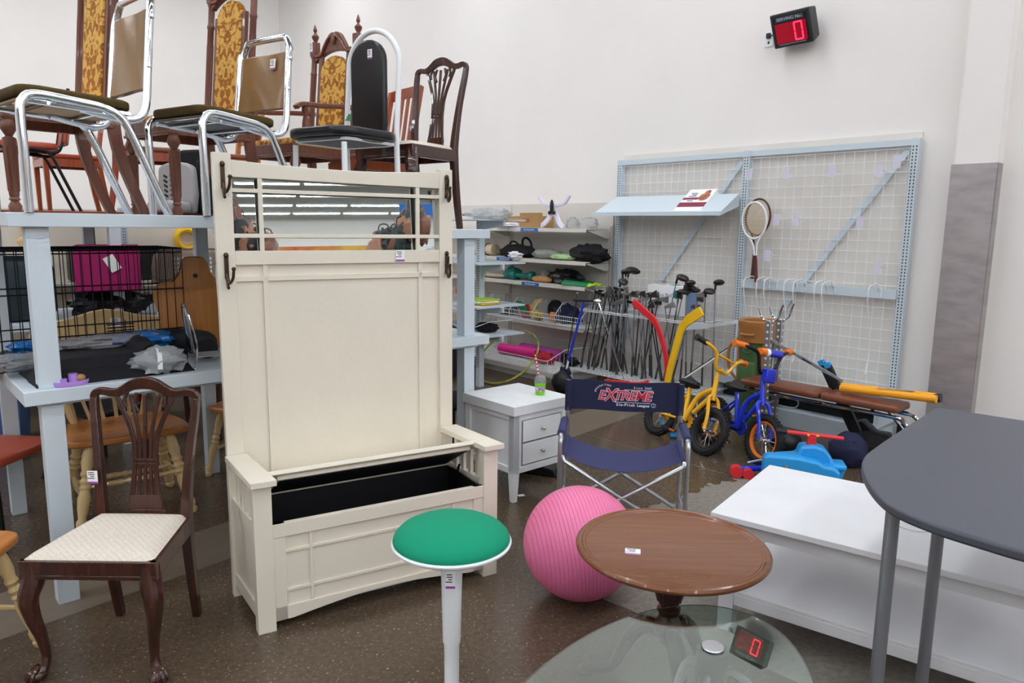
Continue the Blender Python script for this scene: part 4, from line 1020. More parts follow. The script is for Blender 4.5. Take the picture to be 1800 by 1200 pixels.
# third shelf
def weight(label, u, v, z):
    t = thing('hand_weight', label, 'dumbbell', S(u, v, z), SANG + .2)
    MB().tube([(-.12, 0, .055), (.12, 0, .055)], .026, 12).build('handle', M['teal'], t)
    for s in (-1, 1): MB().tube([(s*.10, 0, .055), (s*.155, 0, .055)], .055, 8).build('weight_head', M['teal'], t, bevel=.006)
weight('teal dumbbell lying across the front of the third wall shelf', -3.28, .12, .987)
sobj('foam_block', MB().blob((0, 0, .06), (.12, .10, .075), 18, 12, None, .3, 31), M['teal'], 'dark teal lump of sports padding left of the teal dumbbell', 'sports padding', (-3.52, .18, .985))
sobj('clear_jar', MB().lathe([(0, 0), (.06, 0), (.062, .10), (.045, .11), (.045, .13), (0, .13)], seg=20), mat('frosted_plastic', '#c9cdd2', .3, alpha=.8), 'frosted clear plastic jar behind the tan pouch on the third shelf', 'jar', (-3.02, .24, .985))
sobj('pouch', MB().blob((0, 0, .035), (.15, .06, .042), 16, 10, None, .15, 33), mat('tan_leather', '#b88a56', .6), 'tan leather pouch on the third wall shelf', 'pouch', (-2.94, .10, .985))
sobj('black_bag', MB().blob((0, 0, .07), (.24, .13, .09), 20, 12, None, .5, 36), M['dvinyl'], 'shiny dark plastic wrapped bundle on the third wall shelf', 'bag', (-2.66, .2, .985))
def pad(label, u, v, rz):
    t = thing('shin_pad', label, 'shin pad', S(u, v, .987), SANG + rz)
    b = MB(); b.grid(14, 8, lambda a, c: Vector(((a-.5)*.34, (c-.5)*.12*(1-.3*a), .012+.045*math.sin(PI*c) * (1-.25*a))), .01, (0, 0, 1)); b.build('shell', mat('leaf_green_plastic', '#167a48', .35), t, smooth=60)
    b = MB(); b.grid(5, 8, lambda a, c: Vector((.17+a*.10, (c-.5)*.085*(1-.6*a), .012+.03*math.sin(PI*c)*(1-.5*a))), .008, (0, 0, 1)); b.build('tip', mat('lime_plastic', '#b4d827', .35), t, smooth=60)
pad('green shin pad with lime tip at the front of the third wall shelf', -2.36, .05, .05); pad('green shin pad with lime tip lying behind the other one', -2.42, .22, -.05)
sobj('racket_case', MB().blob((0, 0, .03), (.26, .09, .028), 20, 8), mat('beige_canvas', '#c4b8a4', .8), 'flat beige case at the left of the third wall shelf', 'case', (-3.82, .14, .985))
# fourth shelf basket contents
sobj('wooden_paddle', MB().ribbon(cr([(-.10, 0, .09), (-.02, 0, .13), (.05, 0, .20), (.13, 0, .22)], 5), [.07]*10 + [.05]*6, .016, (0, 1, 0)), M['pine'], 'pale wooden paddle sticking out of the wire basket', 'paddle', (-3.08, .12, .56), bevel=.003)
sobj('green_clip', MB().ribbon(cr([(-.11, 0, .17), (-.02, 0, .13), (.05, 0, .07)], 5), .08, .03, (0, 1, 0)), mat('leaf_green_plastic', '#167a48', .35), 'green plastic paddle head in the wire basket', 'paddle', (-3.20, .06, .56), bevel=.006)
sobj('red_glove', MB().blob((0, 0, .07), (.085, .06, .085), 16, 12, None, .3, 2), mat('red_cloth', '#b81c30', .7), 'red sports glove in the wire basket below the green paddle', 'glove', (-3.20, .12, .555))
sobj('baseball_cap', MB().blob((0, 0, .06), (.14, .09, .07), 16, 12, None, .4, 6), M['blackfab'], 'black cap at the left of the wire basket', 'cap', (-3.56, .16, .555))
sobj('warning_box', MB().box((0, 0, .06), (.17, .06, .09), M=Matrix.Rotation(.25, 3, 'Y').to_4x4()), mat('yellow_black_box', '#f0cc18', .5, col2='#16161a', scale=16), 'yellow and black boxed item in the wire basket', 'box', (-2.98, .06, .56), bevel=.003)
sobj('ab_roller', MB().tube([(0, -.02, .12), (0, .03, .12)], .11, 28), M['rubber'], 'black rubber wheel standing in the wire basket', 'wheel', (-2.82, .2, .562), bevel=.012)
sobj('navy_bag', MB().blob((0, 0, .09), (.19, .12, .11), 20, 12, None, .45, 16), M['navy'], 'navy blue bag heaped in the wire basket', 'bag', (-2.60, .17, .557))
sobj('orange_tube', MB().tube([(0, 0, .02), (0, .01, .12)], .032, 12), M['orange'], 'small orange bottle at the front of the wire basket', 'bottle', (-2.70, .03, .558), bevel=.006)
sobj('pilates_ring', MB().tube([(.1*math.cos(a), 0, .12+.1*math.sin(a)) for a in [i*2*PI/24 for i in range(24)]], .012, 8, True), M['greymet'], 'grey ring standing at the right end of the wire basket', 'ring', (-2.34, .22, .562))
sobj('baseball_cap', MB().blob((0, 0, .05), (.09, .07, .06), 16, 10, None, .3, 19), M['orange'], 'orange cap in the far left wire basket', 'cap', (-4.15, .1, .56))
# bottom deck: yoga mats, ring, gloves
def roll(name, label, u, v, z, L, r, m, rz=0.0):
    t = thing(name, label, 'mat', S(u, v, z), SANG + rz)
    MB().tube([(-L/2, 0, r), (L/2, 0, r)], r, 20).build('roll', m, t, bevel=.006)
    sp_ = [(L/2+.001, r*.9*(1-k*.022)*math.cos(k*.5), r + r*.9*(1-k*.022)*math.sin(k*.5)) for k in range(40)]
    MB().ribbon(sp_, .005, .003, (1, 0, 0)).build('spiral_end', mat('mat_edge', '#8a3068', .7), t)
    return t
roll('yoga_mat', 'mauve rolled yoga mat at the back of the bottom wall shelf', -2.95, .12, .128, .66, .065, mat('mauve_foam', '#b8489a', .7))
roll('yoga_mat', 'hot pink yoga mat lying in front of the mauve one', -3.15, -.05, .135, .56, .06, M['fuchsia'], .12)
sobj('red_band', MB().blob((0, 0, .05), (.14, .10, .06), 18, 10, None, .6, 23), mat('red_cloth', '#b81c30', .7), 'crumpled red exercise band on the bottom shelf tray', 'exercise band', (-2.68, -.12, .134))
sobj('black_glove', MB().blob((0, 0, .045), (.10, .07, .05), 18, 10, None, .5, 25), M['blackfab'], 'black glove at the right end of the bottom shelf tray', 'glove', (-2.38, .0, .134))
sobj('black_glove', MB().blob((0, 0, .04), (.07, .06, .045), 18, 10, None, .5, 27), M['blackfab'], 'small black pouch beside the black glove on the bottom shelf tray', 'pouch', (-2.55, .12, .134))
hoopm = mat('striped_hoop', '#c8b83a', .4, col2='#3f7a3a', scale=9)
ho = MB().tube([(.36*math.cos(a), .0, .36*math.sin(a)) for a in [i*2*PI/56 for i in range(56)]], .010, 8, True).build('hula_hoop', hoopm)
tag(ho, 'yellow and green hula hoop leaning on the bottom wall shelf behind the nightstand', 'hula hoop', loc=S(-2.72, -.60, .25)); ho.rotation_euler = (R(-48), 0, SANG + .1)
sobj('black_case', MB().blob((0, 0, .11), (.20, .12, .12), 18, 10, None, .2, 29), M['black'], 'black hard case on the floor under the bottom wall shelf', 'case', (-3.55, -.66, 0))
sobj('black_case', MB().blob((0, 0, .10), (.12, .09, .11), 18, 10, None, .2, 34), M['black'], 'black case on the floor beside the director chair, below the shelf', 'case', (-1.95, -.56, 0))

# ================================================================ WALL GRID RACK
LB = M['lblue']
t = thing('grid_rack', 'large pale blue slotted frame with white wire grid panels on the back wall', 'display rack')
US = (-2.06, -.62, .76); GT = 2.25
for u in US:
    up = sbox(MB(), u-.028, u+.028, .32, .384, 0, GT+.03).build('slotted_upright', LB, t, smooth=0)
    b = MB()
    for k in range(84):
        z = .18 + k*.0245
        for du in (-.012, .012): sbox(b, u+du-.004, u+du+.004, .3185, .3202, z, z+.013)
    b.build('slots', sl, up, smooth=0)
for i, (ua, ub) in enumerate(((-2.032, -.648), (-.592, .732))):
    sbox(MB(), ua, ub, .33, .36, GT-.02, GT+.025).build('top_rail', LB, t, smooth=0)
    b = MB(); n = 16
    for k in range(n+1): u = ua + .02 + (ub-ua-.04)*k/n; b.tube([S(u, .345, .30), S(u, .345, GT-.03)], .0028, 5)
    for k in range(23): z = .32 + k*.086; b.tube([S(ua, .340, z), S(ub, .340, z)], .0028, 5)
    b.build('wire_grid', M['wire'], t)
    br = MB(); a_, c_ = S(ub-.03, .355, GT-.05), S(ua+.02, .355, .42); br.ribbon([a_, c_], .045, .006, SV); br.build('diagonal_brace', LB, t, smooth=0)
sbox(MB(), -.592, .732, .295, .318, 1.085, 1.155).build('hook_rail', LB, t, smooth=0)
sbox(sbox(MB(), -.6, .80, -.02, .0, .0, .135), -.6, .80, 0, .318, .115, .135).build('base_beam', LB, t, smooth=0)
sbox(MB(), -.6, .76, .12, .318, .136, .258).build('gap_shade_block', M['black'], t, smooth=0)  # solid black block standing in for the shade in the gap under the base shelf
sbox(sbox(MB(), -.592, .732, .02, .318, .30, .32), -.592, .732, .015, .025, .26, .33).build('base_shelf', LB, t, smooth=0)
for u in (-.61, .78): sbox(MB(), u-.02, u+.02, .02, .318, .0, .34).build('base_bracket', LB, t, smooth=0)
# tilted perforated shelf with the boxed item
t = thing('tilted_shelf', 'pale blue perforated tilted shelf on the left wall grid', 'shelf')
b = MB(); b.hexa([S(-2.12, .02, 1.735), S(-.66, .02, 1.735), S(-.66, .31, 1.905), S(-2.06, .31, 1.905)], [S(-2.12, .015, 1.743), S(-.66, .015, 1.743), S(-.66, .305, 1.913), S(-2.06, .305, 1.913)])
sbox(b, -2.14, -.66, .0, .018, 1.715, 1.75); b.build('deck', mat('perforated_metal', '#d3e0e8', .4, bump=.4, bscale=260), t, smooth=0)
for u in (-2.10, -.67): b = MB(); b.hexa([S(u-.004, .02, 1.715), S(u+.004, .02, 1.715), S(u+.004, .32, 1.80), S(u-.004, .32, 1.80)], [S(u-.004, .02, 1.735), S(u+.004, .02, 1.735), S(u+.004, .32, 1.905), S(u-.004, .32, 1.905)]); b.build('bracket', LB, t, smooth=0)
t = thing('product_box', 'white and maroon boxed garment leaning on the tilted shelf', 'box', S(-1.02, .035, 1.757), SANG); t.rotation_euler = (R(-52), 0, SANG)
MB().b2(-.145, .145, -.001, .055, 0, .33).build('carton', M['tagw'], t, bevel=.002)
b = MB(); b.b2(-.145, .145, -.003, -.0012, .06, .125).b2(-.145, .02, -.003, -.0012, .17, .20); b.build('maroon_band', mat('maroon_print', '#8a2c48', .5), t, smooth=0)
b = MB(); b.blob((.07, -.0025, .21), (.055, .0015, .06)).blob((.075, -.0025, .275), (.03, .0015, .035)); b.build('figure_print', mat('skin_print', '#d08a62', .5, col2='#7a3a28', scale=30), t)
b = MB()
for k, (x, w__) in enumerate(((-.06, .07), (-.05, .05), (-.06, .08))): b.b2(x-w__/2, x+w__/2, -.003, -.0012, .26-k*.022, .268-k*.022)
b.b2(-.08, -.02, -.0045, -.0031, .145, .152); b.build('lettering', M['ink'], t, smooth=0)
# rackets on a hook
def racket(label, u, v, z, tilt, fm, hm):
    t = thing('tennis_racket', label, 'racket', S(u, v, z), SANG); t.rotation_euler = (0, tilt, SANG)
    rim = [(.115*math.sin(a), 0, -.005 - .155 + .155*math.cos(a)) for a in [i*2*PI/40 for i in range(40)]]
    MB().tube(rim, .009, 8, True).build('frame', fm, t)
    st = MB()
    for k in range(-7, 8):
        x = k*.0145; h_ = .150*math.sqrt(max(0, 1-(x/.115)**2)); st.tube([(x, 0, -.16-h_), (x, 0, -.16+h_)], .0012, 4)
        z_ = k*.020; 
        if abs(z_) < .15: w2 = .112*math.sqrt(1-(z_/.155)**2); st.tube([(-w2, 0, -.16+z_), (w2, 0, -.16+z_)], .0012, 4)
    st.build('strings', mat('gut_string', '#e0c8a0', .5), t)
    th_ = MB()
    for s in (-1, 1): th_.tube(cr([(s*.055, 0, -.295), (s*.018, 0, -.37), (s*.009, 0, -.46)], 4), .008, 8)
    th_.build('throat', fm, t)
    MB().tube([(0, 0, -.46), (0, 0, -.50), (0, 0, -.68), (0, 0, -.69)], [.011, .015, .016, .018], 8).build('grip', hm, t)
racket('brown wooden tennis racket with dark grip hanging behind the white framed racket', -.44, .27, 1.865, R(2), wood('racket_brown', '#5a2f1c', '#3a1c10', .3), M['tabledark'])
racket('white framed tennis racket with maroon grip hanging on the wall grid', -.46, .21, 1.835, R(-6), M['white'], mat('maroon_grip', '#5a1c22', .5))
# display hooks and hanging prongs
hk = thing('display_hook', 'small wire display hook with a clear price flag on the wall grid', 'display hook', S(-.5, .335, 2.06), SANG, 'price flag hooks on the wall grid')
MB().tube([(0, 0, 0), (0, -.02, 0), (0, -.16, .02)], .003, 6).build('prong', M['wire'], hk)
MB().b2(-.028, .028, -.165, -.163, -.045, .05).build('price_flag', mat('lilac_clear', '#e6e2f6', .25, alpha=.55), hk, smooth=0)
for u, z in ((-.16, 2.06), (.22, 2.06), (.58, 2.04), (.70, 2.10), (-.22, 1.68), (-.05, 1.68), (.47, 1.66), (-.28, 1.38), (.63, 1.32)): copy_tree(hk, loc=S(u, .335, z))
pr = thing('hanging_prong', 'long white wire prong hanging from the hook rail', 'wire prong', S(-.45, .29, 1.16), SANG, 'long white wire prongs hanging from the hook rail')
MB().tube(cr([(0, .0, -.02), (0, -.02, .03), (0, -.10, .03), (0, -.17, .01), (0, -.17, -.10), (0, -.12, -.25), (0, -.06, -.50), (0, -.10, -.66)], 3), .005, 6).build('wire', M['wire'], pr)
MB().tube([(-.03, -.01, .01), (.03, -.01, .01), (.03, -.01, -.06)], .004, 6).build('crossbar', M['wire'], pr)
for u in (-.33, -.26, -.08, .0, .18, .24, .60): copy_tree(pr, loc=S(u, .29, 1.16))
lh = thing('loose_hook', 'loose white wire hooks lying in the gap under the base shelf', 'wire hook', S(-.05, .10, .14), SANG)
MB().tube(cr([(-.15, 0, .004), (.0, -.02, .004), (.15, 0, .004), (.16, .02, .06), (.06, .02, .065)], 3), .005, 6).build('wire', M['wire'], lh)
# ================================================================ GOLF CLUB RACK
t = thing('club_rack', 'white wire rack full of golf clubs standing against the wall grid', 'rack', S(-2.05, -.35, 0), SANG)
W, D = 1.50, .62
def grid_deck(z, name, sp, dy0=0.0):
    b = MB()
    n = int(W/sp)
    for k in range(n+1): b.tube([(W*k/n, dy0, z), (W*k/n, D, z)], .0032, 5)
    n = int((D-dy0)/.05)
    for k in range(n+1): b.tube([(0, dy0+(D-dy0)*k/n, z+.005), (W, dy0+(D-dy0)*k/n, z+.005)], .0038, 5)
    b.build(name, M['wire'], t)
grid_deck(.19, 'lower_deck', .052)
b = MB()
for z in (.775, .790): b.tube([(0, .12, z), (W, .12, z), (W, D-.04, z), (0, D-.04, z)], .0045, 6, True)
for k in range(1, 9): b.tube([(W*k/9, .12, .78), (W*k/9, D-.04, .78)], .003, 5)
for y in (.24, .36, .48): b.tube([(0, y, .782), (W, y, .782)], .003, 5)
b.build('top_ring', M['wire'], t)
b = MB(); b.hexa([(W-.24, .10, .72), (W, .10, .76), (W, .11, .76), (W-.24, .11, .72)], [(W-.24, .10, .80), (W, .10, .80), (W, .11, .80), (W-.24, .11, .80)]); b.build('end_bracket', LB, t, smooth=0)
for x in (.01, W-.01):
    for y in (.02, D-.04): MB().tube([(x, y, 0), (x, y, .78 if y > .3 else .2)], .007, 6).build('leg', M['wire'], t)
# clubs
def club(kind, label, shaftm=None):
    t = thing('golf_club', label, 'golf club', (0, 0, 0), 0, 'used golf clubs standing in the wire rack')
    L = {'iron': .80, 'wood': .92, 'putter': .78}[kind]
    MB().tube([(0, 0, .20), (0, 0, L)], [.0062, .0042], 6).build('shaft', shaftm or M['greymet'], t)
    MB().tube([(0, 0, 0), (0, 0, .23)], [.0085, .007], 8).build('grip', mat('worn_grip', '#4c4947', .6), t)
    h = MB()
    if kind == 'iron':
        h.hexa([(-.008, -.010, L-.01), (.078, -.012, L-.012), (.082, -.004, L+.005), (-.008, .006, L+.005)], [(-.004, -.004, L+.022), (.070, -.012, L+.052), (.074, -.006, L+.054), (.0, .004, L+.026)])
        h.build('club_head', mat('worn_steel', '#8d8b8c', .22, .95) if shaftm is None else mat('dull_steel', '#5e5c5c', .3, .9), t, bevel=.003)
    elif kind == 'wood':
        h.blob((.045, .012, L+.012), (.058, .042, .028), 14, 8); h.tube([(0, 0, L-.05), (.004, 0, L+.008)], .0085, 8); h.build('club_head', mat('dark_club_head', '#3a3634', .25, .5), t)
    else:
        h.b2(-.01, .10, -.012, .012, L-.004, L+.022); h.build('club_head', M['blackmet'], t, bevel=.003)
    return t
dark = mat('graphite', '#2c2b2d', .3, .3)
pro = [club('iron', 'steel shafted iron golf club with a bright blade head, upside down in the wire rack'), club('iron', 'dark shafted iron golf club with a dull blade head in the wire rack', dark), club('wood', 'golf club with a bulky dark driver head in the wire rack'), club('putter', 'dark shafted putter standing head up in the wire rack', dark)]
rg = random.Random(11); used = set(); spots = []
for i in range(22): spots.append((rg.uniform(.06, .46), rg.uniform(.14, .36), rg.choice([0, 0, 0, 1, 1, 3])))
for i in range(24): spots.append((rg.uniform(.40, .92), rg.uniform(.14, .36), rg.choice([0, 1, 1, 0, 1, 3, 2])))
for i in range(12): spots.append((rg.uniform(.98, 1.42), rg.uniform(.16, .36), rg.choice([2, 2, 1, 0])))
for x, y, k in spots:
    lx, ly = rg.uniform(-.24, .24), rg.uniform(-.08, .08)
    o = pro[k] if k not in used else copy_tree(pro[k]); used.add(k)
    o.location = S(-2.05 + min(max(x - lx*.75, .03), W-.03), -.35 + min(max(y - ly*.75, .04), D-.05), .20)
    o.rotation_mode = 'XYZ'; o.rotation_euler = (-ly, lx, SANG + rg.uniform(-.9, .9))
    sc_ = rg.uniform(.86, 1.04) if k != 2 else rg.uniform(.9, 1.12); o.scale = (1.15, 1.15, sc_)
# a few long clubs and sticks leaning at the front
def stick(name, label, cat, a, b_, r, m, extra=None):
    t = thing(name, label, cat, a, 0); a, b_ = Vector(a), Vector(b_); d = b_-a
    MB().tube([(0, 0, 0), tuple(d)], r, 8).build('shaft', m, t)
    if extra: extra(t, d)
    return t
stick('golf_club', 'single long dark club leaning at the left end of the wire rack', 'golf club', S(-2.06, -.42, .125), S(-2.02, -.30, .95), .006, dark, lambda t, d: MB().b2(-.008, .008, -.01, .05, -.012, .012).xf(Matrix.Translation(d)).build('club_head', M['chrome'], t, bevel=.003))
stick('golf_club', 'bright chrome club leaning diagonally at the front left of the wire rack', 'golf club', S(-1.28, -.40, .13), S(-1.72, -.33, .90), .006, M['chrome'], lambda t, d: MB().blob(tuple(d), (.045, .02, .025)).build('club_head', M['chrome'], t))
stick('golf_club', 'white handled club leaning across the right end of the wire rack', 'golf club', S(-.82, -.42, .20), S(-.35, -.12, .64), .008, M['white'], None)
stick('golf_club', 'dark club lying low across the back of the wire rack', 'golf club', S(-1.0, .1, .22), S(-.35, .22, .75), .007, dark, None)
t = thing('crutch', 'blue and white pole standing at the left end of the club rack', 'pole', S(-1.93, -.47, .0), SANG)
MB().tube([(-.03, 0, .30), (.06, .10, .88)], .012, 10).build('blue_tube', M['bikeblue'], t); MB().tube([(-.055, -.02, .12), (-.03, 0, .31)], .011, 10).build('white_tube', M['white'], t)
MB().blob((-.07, 0, .19), (.07, .04, .05), 14, 10, None, .5, 3).build('strap', M['navy'], t); MB().tube([(-.07, -.03, 0), (-.055, -.02, .13)], .014, 10).build('foot', M['rubber'], t)
MB().tube([(-.03, .05, .90), (.15, .15, .90)], .014, 8).build('handle', M['black'], t)
# red and yellow hockey sticks
def hockey(name, label, cat, pts, wd, m, loc):
    b = MB(); p = cr([Vector(q) for q in pts], 5); W_ = [wd[min(int(i/5), len(wd)-1)] for i in range(len(p))]
    b.ribbon(p, W_, .022, SV); o = b.build(name, m, bevel=.005); tag(o, label, cat); return o
hockey('hockey_stick', 'red plastic hockey stick standing with its blade up in front of the golf clubs', 'hockey stick', [S(-.86, -.38, .02), S(-.86, -.37, .40), S(-.93, -.36, .62), S(-1.02, -.36, .78), S(-1.14, -.36, .86), S(-1.27, -.36, .94)], [.04, .045, .05, .06, .065, .06], M['redplas'], None)
hockey('hockey_stick', 'yellow plastic hockey stick standing with its blade up beside the red one', 'hockey stick', [S(-.80, -.48, 0), S(-.77, -.46, .35), S(-.72, -.44, .62), S(-.685, -.43, .76), S(-.62, -.43, .84), S(-.50, -.42, .93)], [.06, .06, .062, .07, .085, .08], M['yellow'], None)
b = MB(); b.ribbon(cr([S(-1.35, -.62, .215), S(-1.2, -.60, .225), S(-1.0, -.56, .25), S(-.92, -.54, .28)], 5), [.05]*8 + [.03]*8, .018, SV); tag(b.build('hockey_stick', M['redplas'], bevel=.004), 'red plastic blade lying across the lower deck of the club rack', 'hockey stick')
# balance ball box
t = thing('product_box', 'white box printed with teal balls on top of the golf club rack', 'box', S(-1.20, .13, .795), SANG + R(3))
MB().b2(-.21, .21, -.10, .11, 0, .275).build('carton', M['tagw'], t, bevel=.002)
bx_ = MB(); bx_.b2(.2102, .2115, -.10, .11, 0, .275); bx_.build('side_print', mat('box_blue', '#7f9cc8', .5), t, smooth=0)
pt = MB(); pt.blob((.11, -.1012, .20), (.040, .0012, .040), 20, 10).blob((.02, .02, .2755), (.07, .055, .0012), 20, 8).blob((.14, .04, .2755), (.03, .03, .0012), 16, 8); pt.build('ball_print', mat('teal_print', '#12807e', .5), t)
MB().blob((-.12, .0, .2755), (.06, .04, .0012), 16, 8).build('figure_print', mat('skin_print', '#d08a62', .5), t)
text_mesh('lettering', 'Balance Ball', .052, mat('grey_print', '#7c87a0', .5), t, .0004, (-.06, -.1012, .185))
text_mesh('lettering', '55cm', .028, mat('grey_print', '#7c87a0', .5), t, .0004, (-.13, -.1012, .09))
# ================================================================ SERVING SIGN AND OUTLET
t = thing('serving_sign', 'black queue number display glowing red high on the back wall', 'display sign', S(-.225, .24, 3.215), SANG); t.rotation_euler = (R(24), R(0), SANG + R(-4))
sh = MB(); sh.hexa([(-.175, -.03, -.135), (.175, -.03, -.135), (.16, .10, -.115), (-.16, .10, -.115)], [(-.175, -.03, .135), (.175, -.03, .135), (.16, .10, .115), (-.16, .10, .115)]); sh.build('housing', mat('sign_housing', '#2d3136', .4), t, bevel=.012, bseg=3)
MB().b2(-.15, .15, -.034, -.028, -.115, .115).build('front_frame', M['black'], t, bevel=.003)
MB().b2(-.135, .135, -.037, -.033, -.10, .055).build('screen', mat('red_screen', '#6a0a1c', .2, emit='#b00c28', estr=.55), t, smooth=0)
dg = MB(); L_, R_, T_, B_ = .035, .100, .045, -.088
for a_, c_ in (((L_, T_), (R_, T_)), ((L_, B_), (R_, B_)), ((L_, T_), (L_, (T_+B_)/2+.004)), ((R_, T_), (R_, (T_+B_)/2+.004)), ((L_, (T_+B_)/2-.004), (L_, B_)), ((R_, (T_+B_)/2-.004), (R_, B_))):
    dg.ribbon([(a_[0], -.0385, a_[1]), (c_[0], -.0385, c_[1])], .011, .002, (0, 1, 0))
dg.build('digit_zero', mat('led_red', '#ff2030', .4, emit='#ff2038', estr=5.0), t, smooth=0)
gd = MB()
for x in (-.045, .012):
    for a_, c_ in (((x-.065, T_), (x-.01, T_)), ((x-.065, B_), (x-.01, B_)), ((x-.065, T_), (x-.065, B_)), ((x-.01, T_), (x-.01, B_))): pass
MB().b2(-.125, .125, -.0365, -.0335, .068, .104).build('caption_strip', mat('caption_strip', '#3a4650', .4), t, smooth=0)
text_mesh('lettering', 'SERVING No.', .034, mat('caption_print', '#c8d4dc', .5), t, .0004, (0, -.0372, .086), sx=1.15)
MB().b2(-.12, .12, -.038, -.034, -.113, -.104).build('trim_line', M['alum'], t, smooth=0)
MB().tube([(0, .09, -.03), (0, .20, -.06)], .03, 12).build('wall_mount', M['black'], t)
ou = thing('wall_outlet', 'white wall outlet with a plugged in black adapter left of the red display', 'outlet', S(-.52, .4, 3.20), SANG)
MB().b2(-.04, .04, -.008, 0, -.06, .06).build('plate', M['white'], ou, bevel=.003); MB().b2(-.018, .018, -.03, -.008, .01, .05).build('plug', M['black'], ou, bevel=.004)
MB().blob((0, -.009, -.025), (.010, .002, .012)).build('socket', M['ink'], ou)
tag(MB().tube(cr([S(-.52, .375, 3.23), S(-.48, .33, 3.215), S(-.42, .31, 3.205), S(-.38, .33, 3.21)], 5), .005, 6).build('power_cord', M['black']), 'short black power cord from the outlet to the red display', 'cord')
# ================================================================ WEIGHT BENCH, GOLF BAG, BIKES, RIDE-ON TOY
t = thing('weight_bench', 'brown padded weight bench with chrome frame and perforated uprights in front of the wall grid', 'weight bench', S(0, -.42, 0), SANG)
BH = .455
for x0, x1 in ((-.05, .58), (.59, 1.12)):
    MB().rbox(((x0+x1)/2, 0, BH-.055), (x1-x0, .25, .05), .03, .008, 5).build('bench_pad', M['brownvinyl'], t, smooth=60)
ch = M['chrome']
for s in (-1, 1):
    MB().tube(cr([(.02, s*.09, .37), (.5, s*.09, .37), (1.05, s*.09, .37), (1.16, s*.10, .35), (1.20, s*.13, .25), (1.21, s*.16, .02)], 5), .0145, 10).build('frame_tube', ch, t)
MB().tube([(1.21, -.2, .02), (1.21, .2, .02)], .016, 10).build('cross_foot', ch, t)
MB().tube([(.02, -.09, .37), (.02, .09, .37)], .0145, 10).build('cross_tube', ch, t)
pm = mat('perforated_steel', '#a9a6ad', .3, .8)
for y in (-.16, .0):
    p = MB().b2(.17, .215, y-.022, y+.022, 0, .93).build('upright', pm, t, bevel=.002)
    h = MB()
    for k in range(18): h.tube([(.192, y-.0235, .05+k*.05), (.192, y-.0220, .05+k*.05)], .009, 8); h.tube([(.2155, y, .05+k*.05), (.2165, y, .05+k*.05)], .009, 8)
    h.build('hole', M['tagw'], p)
    MB().tube(cr([(.10, y, 1.02), (.13, y, .95), (.19, y, .925), (.25, y, .95), (.29, y, 1.06)], 4), .008, 8).build('bar_cradle', ch, t)
MB().tube([(.19, -.16, .30), (.19, .0, .30)], .012, 8).build('upright_brace', pm, t)
MB().tube([(.22, -.16, .785), (.50, -.12, .66), (.74, -.10, .555)], .013, 10).build('support_bar', ch, t)
MB().tube([(.95, .14, .37), (1.10, .13, .22), (1.17, .10, .17)], [.011, .011, .011], 8).build('leg_bar', ch, t); MB().tube([(1.10, .13, .22), (1.20, .10, .15)], .026, 10).build('foam_grip', mat('old_foam', '#d8a84c', .8), t)
t = thing('foam_roller', 'two amber plastic tubes taped together lying on the brown bench pad', 'plastic tube', S(.70, -.42, BH+.012), SANG)
for y, x0, z in ((-.035, 0, .026), (.035, -.02, .026)):
    MB().tube([(x0, y, z), (.62+x0, y, z+.035)], .026, 16).build('tube', M['amber'], t); 
MB().tube([(.585, .035, .055), (.625, .035, .060)], .030, 16).build('end_cap', M['black'], t)
MB().ribbon([(.25, -.03, .075), (.42, .0, .08), (.45, .03, .08)], .05, .002, (0, 0, 1)).build('tape', M['clear'], t)
t = thing('folding_stand', 'black folded frame with blue ends leaning under the weight bench', 'folding frame', S(.42, -.05, 0), SANG)
for dx, dy in ((0, -.12), (.08, -.19)):
    MB().ribbon([(dx, dy, .60), (dx+.34, dy-.02, .03)], .05, .03, (0, 1, 0)).build('leg', M['black'], t, bevel=.005); MB().ribbon([(dx-.012, dy, .62), (dx+.01, dy, .58)], .05, .032, (0, 1, 0)).build('blue_end', M['blueplas'], t, bevel=.005)
t = thing('roller_skate', 'black and lilac inline skate lying beside the base of the wall grid', 'skate', S(.86, -.16, .0), SANG); t.rotation_euler = (0, R(-22), SANG)
MB().prism([(-.12, .08), (.14, .08), (.15, .12), (.06, .15), (.0, .25), (-.11, .25)], -.04, .04, 'y').build('boot', M['black'], t, bevel=.015); MB().prism([(-.13, .045), (.16, .045), (.13, .10), (.03, .09), (-.11, .10)], -.025, .025, 'y').build('lilac_frame', M['purple'], t, bevel=.005)
for k in range(4): MB().tube([(-.10+k*.075, -.012, .036), (-.10+k*.075, .012, .036)], .034, 14).build('wheel', M['black'], t)
sobj('navy_bag', MB().blob((0, 0, .11), (.13, .11, .12), 20, 12, None, .2, 41), M['navy'], 'navy sports bag on the floor beside the charcoal table', 'bag', (.86, -.62, 0))
sobj('black_bag', MB().blob((0, 0, .10), (.17, .12, .11), 20, 12, None, .4, 43), M['blackfab'], 'black soft bag on the floor behind the navy bag', 'bag', (.93, -.40, 0))
sobj('black_helmet', MB().blob((0, 0, .07), (.12, .11, .085), 20, 12), M['black'], 'black helmet on the floor in front of the wall grid base, behind the blue toy', 'helmet', (.40, -.62, 0))
